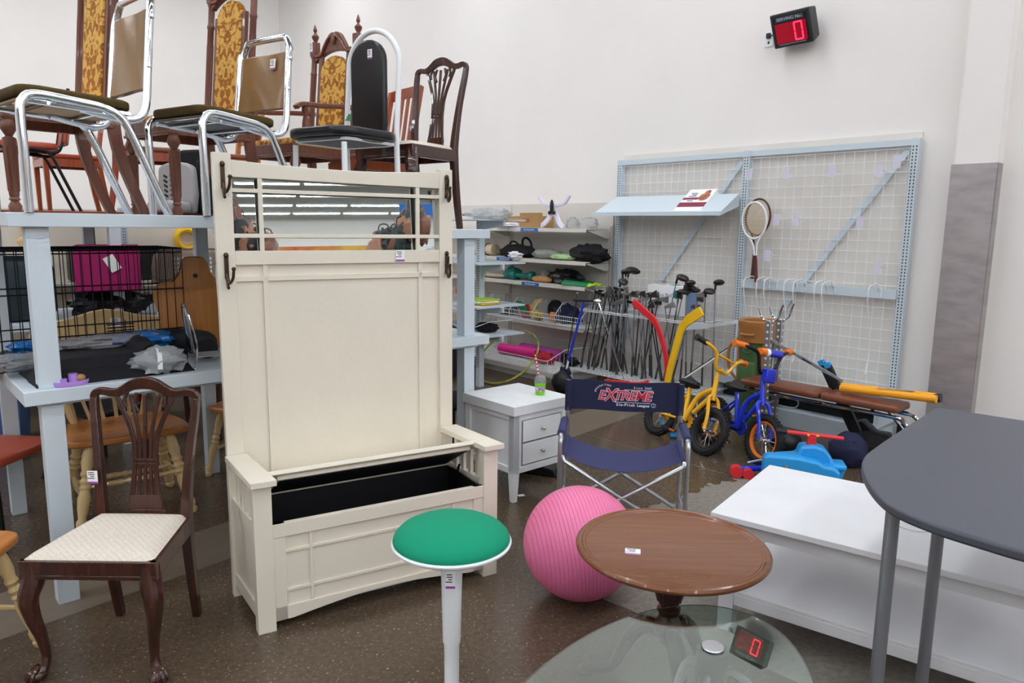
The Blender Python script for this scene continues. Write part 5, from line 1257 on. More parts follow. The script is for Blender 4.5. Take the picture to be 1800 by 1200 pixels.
# golf bag
t = thing('golf_bag', 'green canvas golf bag with tan leather collar standing behind the kids bikes', 'golf bag', S(-.14, -.15, 0), SANG); t.scale = (1.22, 1.22, 1.0)
gb, tl_ = mat('bag_green', '#3f5f34', .7, bump=.1), mat('bag_tan', '#a8713c', .5, var=.1)
MB().lathe([(0, 0), (.105, 0), (.112, .02), (.112, .10), (.105, .12), (.10, .4), (.112, .70), (0, .70)], seg=28).build('body', gb, t)
MB().lathe([(.113, .69), (.124, .70), (.122, .80), (.128, .82), (.128, .865), (.120, .875), (.10, .865), (.10, .70)], seg=28).build('collar', tl_, t)
MB().rbox((0, -.105, .12), (.13, .05, .42), .02, 0, 4).build('pocket', gb, t, smooth=60)
MB().tube([(.03*math.cos(a), -.118, .645+.03*math.sin(a)) for a in [i*2*PI/20 for i in range(20)]], .003, 6, True).build('ring', M['alum'], t)
MB().tube(cr([(-.045, -.126, .77), (-.03, -.145, .765), (.03, -.145, .765), (.045, -.126, .77)], 4), .009, 8).build('handle', tl_, t)
MB().tube(cr([(-.10, -.05, .72), (-.17, -.06, .62), (-.16, -.06, .45), (-.10, -.05, .36)], 5), .011, 8).build('strap', tl_, t)
for s in (-1, 1): MB().ribbon([(s*.085, -.075, .12), (s*.09, -.078, .69)], .014, .006, (0, 1, 0)).build('seam_trim', tl_, t)
# kids bikes
def kids_bike(label, front, rear, lean, frame_m, bar_m, grip1, grip2, rim_m, fork_m, pad=False, bars_h=.66, steer=0.0):
    f, r_ = Vector(front), Vector(rear); wb = (f-r_).length; ang = math.atan2((f-r_).y, (f-r_).x)
    t = thing('kids_bicycle', label, 'bicycle', (r_.x, r_.y, 0), ang); t.rotation_euler = (-lean, 0, ang); t.scale = (1.1,)*3; wb /= 1.1
    WR = .158
    def wheel(x, nm):
        w_ = MB(); w_.tube([(x+(WR-.02)*math.cos(a), 0, WR+(WR-.02)*math.sin(a)) for a in [i*2*PI/36 for i in range(36)]], .024, 10, True)
        for k in range(36):
            a = k*2*PI/36; c, s_ = math.cos(a), math.sin(a)
            for yy in (-.012, .012): w_.box((x+(WR+.001)*c, yy if k % 2 else -yy, WR+(WR+.001)*s_), (.008, .014, .014), M=Matrix.Rotation(-a, 3, 'Y').to_4x4())
        ty = w_.build('tire', M['rubber'], t)
        MB().tube([(x+(WR-.045)*math.cos(a), 0, WR+(WR-.045)*math.sin(a)) for a in [i*2*PI/36 for i in range(36)]], .013, 8, True).build('rim', rim_m, t)
        s = MB()
        for k in range(16):
            a = k*2*PI/16 + .1; s.tube([(x, .012 if k % 2 else -.012, WR), (x+(WR-.05)*math.cos(a), 0, WR+(WR-.05)*math.sin(a))], .0018, 4)
        s.tube([(x, -.04, WR), (x, .04, WR)], .012, 10); s.build('spokes', M['chrome'], t)
    wheel(0, 'rear'); wheel(wb, 'front')
    hx, hz_ = wb-.10, .46
    fk = MB()
    for s in (-1, 1): fk.tube(cr([(wb, s*.048, WR), (wb-.02, s*.05, .26), (hx+.03, s*.045, .36), (hx+.015, s*.02, .385)], 4), .012, 8)
    fk.tube([(hx+.02, 0, .36), (hx-.02, 0, .50)], .017, 10); fk.build('fork', fork_m, t)
    fr = MB(); bb = (.24, 0, .17)
    fr.tube(cr([(hx, 0, .44), (hx-.12, 0, .35), bb], 5), .018, 10); fr.tube([(hx+.005, 0, .40), (.30, 0, .24)], .016, 10)
    fr.tube([bb, (.17, 0, .40)], .015, 10)
    for s in (-1, 1): fr.tube([(bb[0], s*.02, bb[2]), (0, s*.045, WR)], .009, 8); fr.tube([(.19, s*.012, .34), (0, s*.045, WR)], .008, 8)
    fr.build('frame', frame_m, t)
    MB().blob((.15, 0, .425), (.10, .06, .03), 18, 10).tube([(.24, 0, .43), (.14, 0, .43)], [.02, .045], 12).build('saddle', M['black'], t)
    cg = MB(); cg.tube([(bb[0], .035, bb[2]), (bb[0], .045, bb[2])], .05, 20).b2(.0, bb[0], .036, .046, .135, .195); cg.build('chain_guard', frame_m, t, bevel=.004)
    MB().tube([(bb[0], -.07, bb[2]), (bb[0], .07, bb[2])], .008, 8).tube([(bb[0], -.07, bb[2]), (bb[0]+.02, -.075, bb[2]-.09)], .007, 8).tube([(bb[0], .07, bb[2]), (bb[0]-.02, .075, bb[2]+.09)], .007, 8).build('crank', M['blackmet'], t)
    for s, z in ((-1, bb[2]-.095), (1, bb[2]+.095)):
        pd = MB().box((bb[0]+.02*(-s), s*.115, z), (.07, .08, .022)).build('pedal', M['black'], t, bevel=.004); MB().box((bb[0]+.02*(-s)+.036, s*.115, z), (.003, .05, .012)).build('reflector', M['orange'], pd, smooth=0)
    st = MB().tube([(hx-.02, 0, .49), (hx-.03, 0, .56), (hx+.0, 0, .575)], .015, 10).build('stem', fork_m, t)
    R_ = Matrix.Translation((hx-.01, 0, .57)) @ Matrix.Rotation(steer, 4, 'Z')
    hw2 = .25; bh = bars_h-.57
    b = MB(); b.tube(cr([(-.06, -hw2, bh), (-.02, -.18, bh-.01), (.0, -.11, bh-.04), (.0, -.06, .0), (0, 0, -.005), (.0, .06, .0), (.0, .11, bh-.04), (-.02, .18, bh-.01), (-.06, hw2, bh)], 5), .0115, 10); b.xf(R_); b.build('handlebar', bar_m, t)
    for s, g in ((-1, grip1), (1, grip2)):
        b = MB(); b.tube([(-.035, s*.185, bh-.006), (-.062, s*(hw2+.015), bh)], .019, 12); b.tube([(-.062, s*(hw2+.012), bh), (-.064, s*(hw2+.022), bh)], .024, 12); b.xf(R_); b.build('grip', g, t)
    if pad:
        b = MB(); b.tube([(-.0, -.10, bh-.025), (0, .10, bh-.025)], .024, 14); b.xf(R_); pd = b.build('crossbar_pad', M['bikeblue'], t)
        b = MB(); b.tube([(-.0, -.102, bh-.025), (0, -.05, bh-.025)], .0255, 14); b.xf(R_); b.build('orange_print', M['orange'], pd)
        b = MB(); b.tube([(-.0, -.05, bh-.025), (0, -.02, bh-.025)], .0255, 14); b.xf(R_); b.build('white_print', M['tagw'], pd)
        b = MB(); b.b2(.0, .05, -.045, .045, -.06, .03); b.xf(R_); b.build('number_box', M['bikeblue'], t, bevel=.008)
    else:
        b = MB(); b.tube([(0, -.11, bh-.045), (0, .11, bh-.045)], .009, 8); b.xf(R_); b.build('crossbar', bar_m, t)
    return t
kids_bike('blue kids bicycle with an orange front rim and orange handlebar grips', (1.71, 4.83), (1.50, 5.34), R(11), M['bikeblue'], M['blackmet'], M['orange'], M['orange'], M['orange'], M['bikeblue'], True, .72, .15)
kids_bike('yellow and blue kids bicycle standing behind the director chair', (1.36, 5.05), (1.12, 5.55), R(25), M['bikeyel'], M['bikeyel'], M['black'], M['orange'], M['blackmet'], M['bikeyel'], False, .70, .1)
# blue spade-like handle on floor
t = thing('toy_shovel', 'sky blue plastic toy handle on the floor, seen below the director chair back', 'toy', (1.28, 5.45, 0), 0)
MB().tube(cr([(-.10, .15, .10), (-.05, .06, .05), (.0, 0, .02)], 4), .018, 8).tube(cr([(-.05, 0, .018), (.06, 0, .018), (.10, .01, .018)], 3), .018, 8).build('handle', M['blueplas'], t)
# ride-on car
t = thing('ride_on_toy', 'sky blue plastic ride on toy with red handlebar behind the white coffee table', 'ride-on toy', (1.64, 4.50, 0), R(-14)); t.scale = (.92, .92, .74)
bl = M['blueplas']
MB().prism([(-.03, .06), (.46, .06), (.47, .16), (.43, .20), (.36, .21), (.33, .24), (.20, .265), (-.0, .27), (-.03, .24)], -.10, .0, 'y').build('body_side', bl, t, bevel=.02, bseg=3)
MB().prism([(.02, .06), (.50, .06), (.52, .15), (.44, .21), (.42, .26), (.38, .32), (.31, .345), (.22, .33), (.20, .25), (.05, .22)], .0, .14, 'y').build('body', bl, t, bevel=.02, bseg=3)
MB().rbox((.45, .05, .155), (.14, .16, .05), .02, .0, 4).build('hood', bl, t, smooth=60)
MB().b2(.265, .325, .05, .09, .33, .41).build('steering_post', M['redplas'], t, bevel=.004)
MB().tube([(.12, .06, .435), (.50, .08, .405)], .018, 12).build('handlebar', M['redplas'], t)
for x in (.27, .33): MB().blob((x, .045, .422), (.010, .006, .010)).build('bolt', M['yellow'], t)
MB().tube([(.06, .06, .438), (.13, .06, .434)], .022, 12).build('grip', M['black'], t)
for x, y in ((.08, -.11), (.42, -.11), (.08, .15), (.42, .15)): MB().tube([(x, y-.025, .06), (x, y+.025, .06)], .06, 20).build('wheel', M['black'], t)
MB().b2(.40, .53, -.105, -.098, .06, .11).build('red_trim', mat('maroon_trim', '#8a2038', .5), t, smooth=0)
MB().lathe([(0, 0), (.008, 0), (.010, .03), (.018, .045), (.016, .065), (0, .075)], seg=10).xf(Matrix.Translation((.12, -.103, .13)) @ Matrix.Rotation(0, 4, 'X')).build('emblem', M['alum'], t)
t = thing('toy_scooter', 'blue toy scooter with red wheels lying on the floor left of the ride on toy', 'scooter', (1.50, 4.58, 0), R(-8))
MB().tube([(.0, 0, .05), (.25, .05, .06)], .02, 10).build('deck', M['bikeblue'], t); MB().tube([(-.02, -.03, .035), (-.02, .03, .035)], .04, 16).build('wheel', M['redplas'], t); MB().tube([(.05, -.05, .03), (.05, .0, .03)], .035, 16).build('wheel', M['redplas'], t)
MB().tube([(.05, .02, .09), (.2, .05, .12)], .008, 8).build('handle', M['alum'], t); MB().tube([(.78, .08, .04), (.95, .10, .05)], .018, 8).build('far_tube', M['bikeblue'], t)
# floor bits near the nightstand
tag(MB().b2(-.02, .02, -.015, .015, 0, .0012).build('paper_scrap', M['tagw'], smooth=0), 'small white paper scrap on the floor by the nightstand leg', 'paper', loc=(.066, 4.19, .0003), rz=.4)
t = thing('black_case', 'black angular plastic case on the floor behind the nightstand leg', 'case', (.16, 4.62, 0), R(-20))
MB().prism([(-.16, 0), (.17, 0), (.15, .05), (.04, .07), (-.14, .085)], -.06, .08, 'y').build('body', M['black'], t, bevel=.01)
# office chair between hall tree and nightstand
t = thing('office_chair', 'black upholstered office chair peeking out behind the hall tree', 'office chair', (-.50, 4.95, 0), R(30))
MB().blob((0, 0, .73), (.21, .05, .22), 24, 14).build('backrest', M['blackfab'], t); MB().blob((-.02, -.20, .44), (.22, .22, .05), 24, 12).build('seat', M['blackfab'], t)
MB().tube(cr([(0, .04, .65), (0, .10, .5), (0, .02, .40), (0, -.15, .40)], 4), .015, 8).build('back_bar', M['black'], t); MB().tube([(0, -.2, .10), (0, -.2, .41)], .025, 12).build('gas_post', M['blackmet'], t)
for k in range(5):
    a = k*2*PI/5; MB().tube([(0, -.2, .11), (.26*math.cos(a), -.2+.26*math.sin(a), .06)], [.022, .014], 8).build('base_arm', M['black'], t); MB().blob((.27*math.cos(a), -.2+.27*math.sin(a), .028), (.026, .026, .028), 10, 8).build('caster', M['black'], t)
# ================================================================ BLUE GONDOLA ARMS BEHIND THE SECOND TABLE
t = thing('arm_rack', 'pale blue slotted upright with cantilever shelf arms behind the hall tree', 'shelving', S(-2.66, -1.02, 0), SANG)
MB().b2(-.03, .03, -.03, .03, 0, 1.68).build('upright', M['lblue'], t, bevel=.002)
b = MB()
for k in range(60):
    for dx in (-.010, .010): b.b2(dx-.004, dx+.004, -.0315, -.0302, .2+k*.0245, .213+k*.0245)
b.build('slots', sl, t, smooth=0)
for i, z in enumerate((1.62, 1.21, .80, .52)):
    MB().prism([(.03, z-.13), (.10, z-.045), (.35, z-.02), (.35, z+.03), (.03, z+.04)], -.012, .012, 'y').build('arm', M['lblue'], t, bevel=.002)
    MB().b2(-1.2, .33, -.30, .30, z+.03, z+.045).build('arm_shelf', M['lblue'], t, smooth=0)
sobj('plastic_bag', MB().blob((0, 0, .05), (.30, .16, .05), 20, 10, None, .5, 51), M['clear'], 'clear plastic bag draped over the top pale blue arm shelf', 'plastic bag', (-2.50, -1.05, 1.665))
t = thing('binder_pile', 'yellow and green flat folders stacked on the third pale blue arm shelf', 'folder', S(-2.62, -1.08, .846), SANG)
for k, (m_, a_) in enumerate(((M['yellow'], .1), (M['tagw'], -.1), (mat('lime_plastic', '#b4d827', .35), .05))): MB().box((0, 0, .012+k*.018), (.36, .24, .014), rz=a_).build('folder', m_, t, bevel=.003)
sobj('orange_toy', MB().blob((0, 0, .05), (.07, .06, .06), 14, 10, None, .3, 3), M['orange'], 'small orange toy on the third pale blue arm shelf', 'toy', (-2.86, -1.1, .90))
wt_ = thing('wire_basket', 'low white wire basket on the lowest pale blue arm shelf', 'wire basket', S(-2.72, -1.30, .566), SANG); b = MB()
for k in range(13): b.tube([(.4*k/12-.1, 0, .08), (.4*k/12-.1, 0, 0), (.4*k/12-.1, .5, 0), (.4*k/12-.1, .5, .12)], .0022, 4)
for y, z in ((0, .08), (0, 0), (.17, 0), (.33, 0), (.5, 0), (.5, .12)): b.tube([(-.1, y, z), (.3, y, z)], .0035, 5)
b.tube([(.3, 0, .08), (.3, .2, .12), (.3, .5, .12)], .0035, 5); b.build('wire_tray', M['wire'], wt_)
MB().box((.24, -.004, .10), (.05, .002, .10)).build('price_card', M['tagw'], wt_, smooth=0)
sobj('dark_case', MB().blob((0, 0, .04), (.14, .10, .05), 16, 10, None, .2, 61), M['blackfab'], 'black pouch lying in the low wire basket', 'pouch', (-2.55, -1.02, .575))
# ================================================================ LOWER DECK OF THE LEFT TABLE
LZ = .931
def lp(t_, n_, z=LZ): return TP(t_, n_, z)
TA = math.atan2(SV.y, SV.x)
def lobj(name, b, m, label, cat, t_, n_, z=LZ, rz=0.0, **kw):
    o = b.build(name, m, **kw); tag(o, label, cat, None, lp(t_, n_, z), TA + rz); return o
def cloth_pad(w_, d_, h_, seed, amp=.12):
    b = MB(); from mathutils import noise
    def f(u, v):
        e = min(1, min(u, 1-u)*9, min(v, 1-v)*9); n_ = noise.noise(Vector((u*4+seed, v*3, seed*.3)))
        return Vector(((u-.5)*w_*(1+.02*n_), (v-.5)*d_*(1+.04*n_), h_*math.sqrt(max(0, e*(2-e)))*(1+amp*n_)))
    b.grid(28, 16, f); b.b2(-w_*.47, w_*.47, -d_*.47, d_*.47, 0, h_*.4); return b
lobj('folded_mat', cloth_pad(.62, .42, .05, 1), M['blackfab'], 'large black folded fabric cover lying flat on the lower deck', 'folded cover', .36, .26, smooth=60)
lobj('folded_mat', cloth_pad(.52, .34, .045, 5), M['blackfab'], 'black folded fabric cover stacked on the larger one', 'folded cover', .37, .29, LZ+.049, .05, smooth=60)
lobj('folded_mat', cloth_pad(.30, .26, .05, 9), M['blackfab'], 'black bag at the left end of the lower deck beyond the post', 'bag', .17, .66, LZ+.013, .1, smooth=60)
lobj('plastic_wrap', MB().blob((0, 0, .03), (.22, .09, .028), 30, 14, None, .45, 3, 4), M['clear'], 'crinkled clear plastic wrap on the black covers', 'plastic wrap', .42, .40, LZ+.09)
lobj('plastic_wrap', MB().blob((0, 0, .03), (.17, .10, .035), 30, 14, None, .45, 7, 4), M['clear'], 'crinkled clear plastic wrap left of the table post', 'plastic wrap', .08, .40, LZ+.03)
lobj('blue_wrap', MB().blob((0, 0, .035), (.12, .09, .045), 28, 14, None, .45, 9, 3), mat('blue_film', '#1f6db8', .25, trans=.2), 'crumpled blue plastic bag on the black covers', 'plastic bag', .56, .40, LZ+.07)
lobj('blue_wrap', MB().blob((0, 0, .03), (.08, .06, .035), 28, 14, None, .45, 11, 3), mat('blue_film', '#1f6db8', .25, trans=.2), 'crumpled blue plastic bag left of the table post', 'plastic bag', .12, .60, LZ+.06)
lobj('neck_pillow', MB().tube(cr([(-.13, -.10, .07), (-.15, .02, .08), (-.07, .13, .085), (.06, .13, .085), (.14, .02, .08), (.12, -.10, .07)], 5), [.05]*4+[.062]*18+[.05]*4, 14), M['blackfab'], 'black curved neck pillow on the lower deck beside the wire stand', 'neck pillow', .66, .30, LZ)
t = thing('wrapped_parcel', 'small grey parcel wrapped in clear plastic with a white band at the deck edge', 'parcel', lp(.53, .085), TA)
MB().blob((0, 0, .055), (.115, .07, .06), 24, 14, None, .38, 15, 4).build('wrap', mat('grey_film', '#a9aeb2', .2, bump=.7, bscale=30, trans=.2), t)
MB().ribbon(cr([(-.02, -.075, .03), (-.015, -.06, .09), (-.005, 0, .115)], 4), .02, .003, (0, 1, 0)).build('band', M['tagw'], t)
t = thing('purple_toy', 'lilac plastic toy tray at the corner of the lower deck', 'toy', lp(.175, .05), TA+.2)
MB().lathe([(0, 0), (.062, 0), (.068, .012), (.066, .02), (.058, .012), (0, .010)], seg=24, sx=1.0, sy=.6).build('tray', M['purple'], t)
MB().lathe([(0, .01), (.018, .01), (.018, .045), (0, .048)], (0.01, .005, 0), 14).lathe([(0, .01), (.014, .01), (.014, .03), (0, .03)], (-.03, 0, 0), 14).build('peg', M['purple'], t)
MB().blob((.035, .0, .025), (.022, .018, .015)).build('brown_peg', M['cardboard'], t)
t = thing('carton', 'slate grey printed carton lying on the black covers behind the wires', 'box', lp(.34, .66, LZ+.013), TA+.1)
MB().b2(-.13, .13, -.06, .06, 0, .085).build('carton', mat('slate_card', '#4c4f60', .6), t, bevel=.002)
for x, w__ in ((-.05, .045), (.05, .055)): text_mesh('lettering', '463' if x < 0 else '2845', .03, M['tagw'], t, .0004, (x, -.0606, .03))
MB().b2(-.128, -.10, -.0606, -.06, .01, .07).build('label', M['tagw'], t, smooth=0)
t = thing('open_tray', 'black open tray on the lower deck next to the grey carton', 'tray', lp(.62, .68, LZ+.013), TA)
MB().b2(-.13, .13, -.07, .07, 0, .008).b2(-.13, -.122, -.07, .07, 0, .05).b2(.122, .13, -.07, .07, 0, .09).b2(-.13, .13, .062, .07, 0, .09).build('tray', M['black'], t, bevel=.002)
# wire dog crate
t = thing('wire_crate', 'black wire dog crate standing on the lower deck behind the black covers', 'crate', lp(-.20, .50, LZ), TA); CW, CD, CHh = .98, .38, .54
def wires(nx, r1, plane):
    b = MB()
    if plane in 'fb':
        y = 0 if plane == 'f' else CD
        for k in range(nx+1): b.tube([(CW*k/nx, y, 0), (CW*k/nx, y, CHh)], r1, 4)
        for z in (0, .14, .34, CHh-.02, CHh): b.tube([(0, y, z), (CW, y, z)], r1*1.6, 5)
    elif plane in 'lr':
        x = 0 if plane == 'l' else CW
        for k in range(17): b.tube([(x, CD*k/16, 0), (x, CD*k/16, CHh)], r1, 4)
        for z in (0, .14, .34, CHh): b.tube([(x, 0, z), (x, CD, z)], r1*1.6, 5)
    else:
        for k in range(nx+1): b.tube([(CW*k/nx, 0, CHh), (CW*k/nx, CD, CHh)], r1, 4)
        for k in range(6): b.tube([(0, CD*k/5, CHh), (CW, CD*k/5, CHh)], r1*1.5, 4)
    return b
for pl, nm_ in (('f', 'front_grid'), ('b', 'back_grid'), ('l', 'side_grid'), ('r', 'side_grid'), ('t', 'top_grid')): wires(24, .0022, pl).build(nm_, M['blackmet'], t)
ld_ = MB()
for z in (.15, .165, .18): ld_.tube([(.62, -.004, z), (.74, -.004, z)], .003, 5)
ld_.tube([(.70, -.006, .14), (.70, -.006, .20)], .003, 5); ld_.build('latch', M['blackmet'], t)
MB().b2(.02, CW-.02, .02, CD-.02, .002, .012).build('tray', M['black'], t, smooth=0)
# crossing rear leg so that the crate edge rests: small stand for the overhang
# magenta storage cube etc on the far table
t = thing('storage_cube', 'magenta fabric storage cube with a white tag on the far table', 'storage box', tuple(row2(.88, .10, .9251+.20)), TA - .25)
MB().b2(-.20, .20, -.18, .18, 0, .31).build('cube', M['magenta'], t, bevel=.008); MB().box((.03, -.186, .19), (.07, .004, .11), M=Matrix.Rotation(-.5, 3, 'Y').to_4x4()).build('tag', M['tagw'], t, bevel=.001)
t = thing('plastic_heap', 'black plastic wrapped heap under the magenta cube on the far table', 'bag', tuple(row2(.90, .14, .926)), TA)
MB().blob((0, 0, .10), (.26, .15, .10), 24, 14, None, .35, 61).build('heap', M['dvinyl'], t)
t = thing('wire_stand', 'white wire stand beside the black plastic heap on the far table', 'wire stand', tuple(row2(1.16, .0, .926)), TA)
MB().tube([(0, 0, 0), (0, 0, .22), (-.08, 0, .22)], .006, 6).tube([(0, .12, 0), (0, .12, .22), (0, 0, .22)], .006, 6).build('wire', M['wire'], t)
t = thing('pet_carrier', 'taupe plastic pet carrier with vent slots on the far table', 'pet carrier', tuple(row2(1.52, .20, .926)), TA - .15)
out_ = [(-.27, 0), (.27, 0), (.30, .24), (.29, .26), (.30, .30), (.28, .42), (.22, .47), (-.22, .47), (-.28, .42), (-.30, .30), (-.29, .26), (-.30, .24)]
MB().prism(out_, -.20, .22, 'y').build('shell', M['petbrown'], t, bevel=.02, bseg=3)
v_ = MB()
for r_ in range(4):
    for c_ in range(9): v_.b2(-.20+c_*.032, -.186+c_*.032, -.2065, -.2005, .30+r_*.032, .322+r_*.032)
v_.build('vent', M['tagw'], t, smooth=0)
MB().b2(-.30, .30, -.206, .226, .245, .262).build('seam', mat('taupe_dark', '#7c6c5e', .5), t, bevel=.003)
t = thing('laundry_basket', 'black slotted plastic basket with rounded top beside the pet carrier', 'basket', tuple(row2(1.92, .02, .926)), TA - .2)
MB().prism([(-.15, 0), (.15, 0), (.16, .28)] + [(.16*math.cos(R(a)), .28+.08*math.sin(R(a))) for a in range(20, 180, 20)] + [(-.16, .28)], -.08, .10, 'y').build('shell', M['black'], t, bevel=.01)
v_ = MB()
for r_ in range(3):
    for c_ in range(7): v_.b2(-.12+c_*.036, -.104+c_*.036, -.0815, -.0805, .22+r_*.04, .25+r_*.04)
v_.build('vent', M['tagw'], t, smooth=0)
t = thing('grey_suitcase', 'dark teal soft suitcase at the left end of the far table', 'suitcase', tuple(row2(.35, .25, .926)), TA)
MB().rbox((0, 0, 0), (.42, .3, .42), .08, .02, 6).build('case', mat('dark_teal_fabric', '#26353a', .8), t, smooth=60); MB().tube(cr([(-.08, 0, .43), (-.06, 0, .48), (.06, 0, .48), (.08, 0, .43)], 4), .01, 8).build('handle', M['black'], t)
# wooden holder and chrome wire stand at the right of the lower deck
t = thing('wooden_rack', 'honey wooden magazine rack with scooped sides and a handle hole on the lower deck', 'magazine rack', lp(.86, .56, LZ), TA - R(16))
prof = [(-.20, 0), (.20, 0), (.17, .16), (.20, .28), (.185, .34), (.11, .37), (.075, .41), (.06, .465), (.035, .49), (-.035, .49), (-.06, .465), (-.075, .41), (-.11, .37), (-.185, .34), (-.20, .28), (-.17, .16)]
hm = wood('honey_wood_v', '#c4823f', '#a66a2e', .3, 2, 3)
pv = [(p_.x, p_.y) for p_ in cr([(a, c, 0) for a, c in prof], 3, True)]
MB().prism(pv, -.06, -.04, 'y').build('side', hm, t, bevel=.003); MB().prism(pv, .08, .10, 'y').build('side', hm, t, bevel=.003)
MB().b2(-.035, .035, -.04, .08, .42, .445).b2(-.19, .19, -.04, .08, .02, .035).build('bridge', hm, t, bevel=.003)
MB().tube([(0, -.0615, .40), (0, -.0601, .40)], .012, 14).build('hole', M['ink'], t)
t = thing('wire_cookbook_stand', 'chrome wire basket stand with curled handles on the lower deck', 'wire stand', lp(.86, .16, LZ), TA - R(8)); cm_ = M['chrome']
MB().tube([(-.15, -.10, .055), (.15, -.10, .055), (.15, .10, .055), (-.15, .10, .055)], .004, 6, True).build('base_ring', cm_, t)
b = MB()
for k in range(1, 20): b.tube([(-.15+.3*k/20, -.10, .055), (-.15+.3*k/20, .10, .055)], .0015, 4)
for k in range(1, 10): b.tube([(-.15, -.1+.2*k/10, .056), (.15, -.1+.2*k/10, .056)], .0015, 4)
b.build('mesh_base', M['alum'], t)
for s in (-1, 1):
    b = MB(); b.tube(cr([(s*.17, -.12, 0), (s*.155, -.11, .10), (s*.18, -.10, .24), (s*.19, -.02, .30), (s*.18, .06, .24), (s*.16, .10, .10), (s*.16, .11, .0)], 5), .0045, 8)
    for k in range(1, 7): b.tube([(s*.158, -.10+k*.03, .056), (s*.183, -.08+k*.022, .27)], .0018, 4)
    b.build('side_loop', cm_, t)
MB().tube(cr([(-.02, -.02, .06), (-.03, -.02, .25), (-.03, .0, .48), (.0, .0, .56), (.04, .0, .50), (.06, -.02, .25), (.065, -.02, .06)], 6), .0045, 8).build('centre_loop', cm_, t)
MB().blob((-.17, -.12, .004), (.008, .008, .006)).build('foot', cm_, t)
# ================================================================ CHAIRS ON THE FLOOR BEHIND THE LEFT TABLE
def windsor(label, loc, rz, crest_w=.50, sc=1.0, seatm=None, full=True):
    t = thing('windsor_chair', label, 'chair', loc, rz); t.scale = (sc,)*3; pn = M['pine']; sm = seatm or M['honey']
    prof_ = [(.012, 0), (.019, .03), (.021, .06), (.015, .08), (.021, .11), (.021, .16), (.015, .19), (.022, .30), (.025, .42), (.018, .50), (.024, .53), (.018, .56), (.024, .60), (.017, .64), (.024, .68), (.019, .72), (.025, .80), (.022, .92), (.016, 1)]
    for sx_, sy_ in ((-1, 0), (1, 0), (-1, 1), (1, 1)): MB().turned((sx_*.215, -.02 if not sy_ else .45, 0), (sx_*.15, .06 if not sy_ else .34, .42), prof_, 12).build('leg', pn, t)
    st = [(.009, 0), (.011, .2), (.016, .42), (.011, .45), (.016, .5), (.011, .55), (.016, .58), (.011, .8), (.009, 1)]
    for s in (-1, 1): MB().turned((s*.19, .015, .17), (s*.185, .41, .17), st, 8).build('stretcher', pn, t)
    for y in (.15, .27): MB().turned((-.188, y, .18), (.188, y, .18), st, 8).build('stretcher', pn, t)
    b = MB(); ol = cr([(-.22, .03, 0), (-.12, .0, 0), (0, -.008, 0), (.12, .0, 0), (.22, .03, 0), (.235, .14, 0), (.215, .30, 0), (.18, .42, 0), (0, .44, 0), (-.18, .42, 0), (-.215, .30, 0), (-.235, .14, 0)], 4, True)
    b.prism([(p_.x, p_.y) for p_ in ol], .42, .458); b.build('seat', sm, t, bevel=.012, bseg=3)
    if full:
        for s in (-1, 1): MB().turned((s*.165, .39, .45), (s*crest_w*.44, .53, .92), [(.014, 0), (.018, .1), (.022, .3), (.016, .4), (.02, .5), (.014, .7), (.016, 1)], 10).build('back_post', pn, t)
        for k in range(5):
            x = -.10+k*.05; MB().ribbon(cr([(x, .40, .45), (x*1.25, .435, .57), (x*1.45, .47, .70), (x*1.7, .51, .90)], 4), [.014]*4+[.018]*2+[.032]*3+[.018]*4, .012, (0, 1, 0)).build('spindle', pn, t)
        cs = [(-crest_w/2, .88), (-crest_w/2-.005, .93), (-crest_w/2+.03, .965), (-.15, .985), (0, 1.03), (.15, .985), (crest_w/2-.03, .965), (crest_w/2+.005, .93), (crest_w/2, .88), (.12, .885), (0, .90), (-.12, .885)]
        MB().prism([(p_.x, p_.y) for p_ in cr([(a, c, 0) for a, c in cs], 3, True)], .515, .537, 'y').build('crest_rail', pn, t, bevel=.004)
    return t
wc = windsor('pale pine press back chair with honey seat standing behind the blue display table', (-2.00, 3.72, 0), R(38), .56); wc.scale = (1.28, 1.08, 1.07)
price_tag(wc, (.04, .513, .95), w_=.045, h_=.055)
windsor('pine and honey spindle chair further back, partly hidden by the hall tree', (-1.72, 4.42, 0), R(-14), .50, .98)
windsor('honey seated pine chair cut off by the left frame edge', (-1.80, 2.34, 0), R(90), .50, 1.0, None, True)
stack_chair('rust vinyl chair on black legs on the floor at the left, behind the table leg', (-2.42, 3.52, 0), R(86), M['redvinyl'], M['redvinyl'], 1.0)
stack_chair('rust vinyl chair on black legs standing further back under the far table', (-4.1, 4.5, 0), R(-20), M['redvinyl'], M['redvinyl'], 1.0)
frame_chair('dining_chair', 'dark framed chair with a brown rounded top rail below the far table edge', (-2.95, 5.15, 0), R(20), M['redwood'], M['brownvinyl'], 'slats')
frame_chair('dining_chair', 'dark framed chair right of the other one under the far table', (-2.35, 5.20, 0), R(5), M['mahog'], M['brownvinyl'], 'slats')
stack_chair('black stacking chair in the shade under the far table', (-2.6, 4.75, 0), R(160), M['dvinyl'], M['dvinyl'], .9)
t = thing('storage_bin', 'blue plastic bin on the floor in the shade at the left', 'bin', (-3.5, 4.75, 0), .4)
MB().hexa([(-.18, -.14, 0), (.18, -.14, 0), (.18, .14, 0), (-.18, .14, 0)], [(-.21, -.17, .42), (.21, -.17, .42), (.21, .17, .42), (-.21, .17, .42)]).build('bin', mat('slate_blue_plastic', '#3d5f92', .5), t, bevel=.01)
MB().b2(-.22, .22, -.18, .18, .42, .44).build('rim', mat('slate_blue_plastic', '#3d5f92', .5), t, bevel=.005)
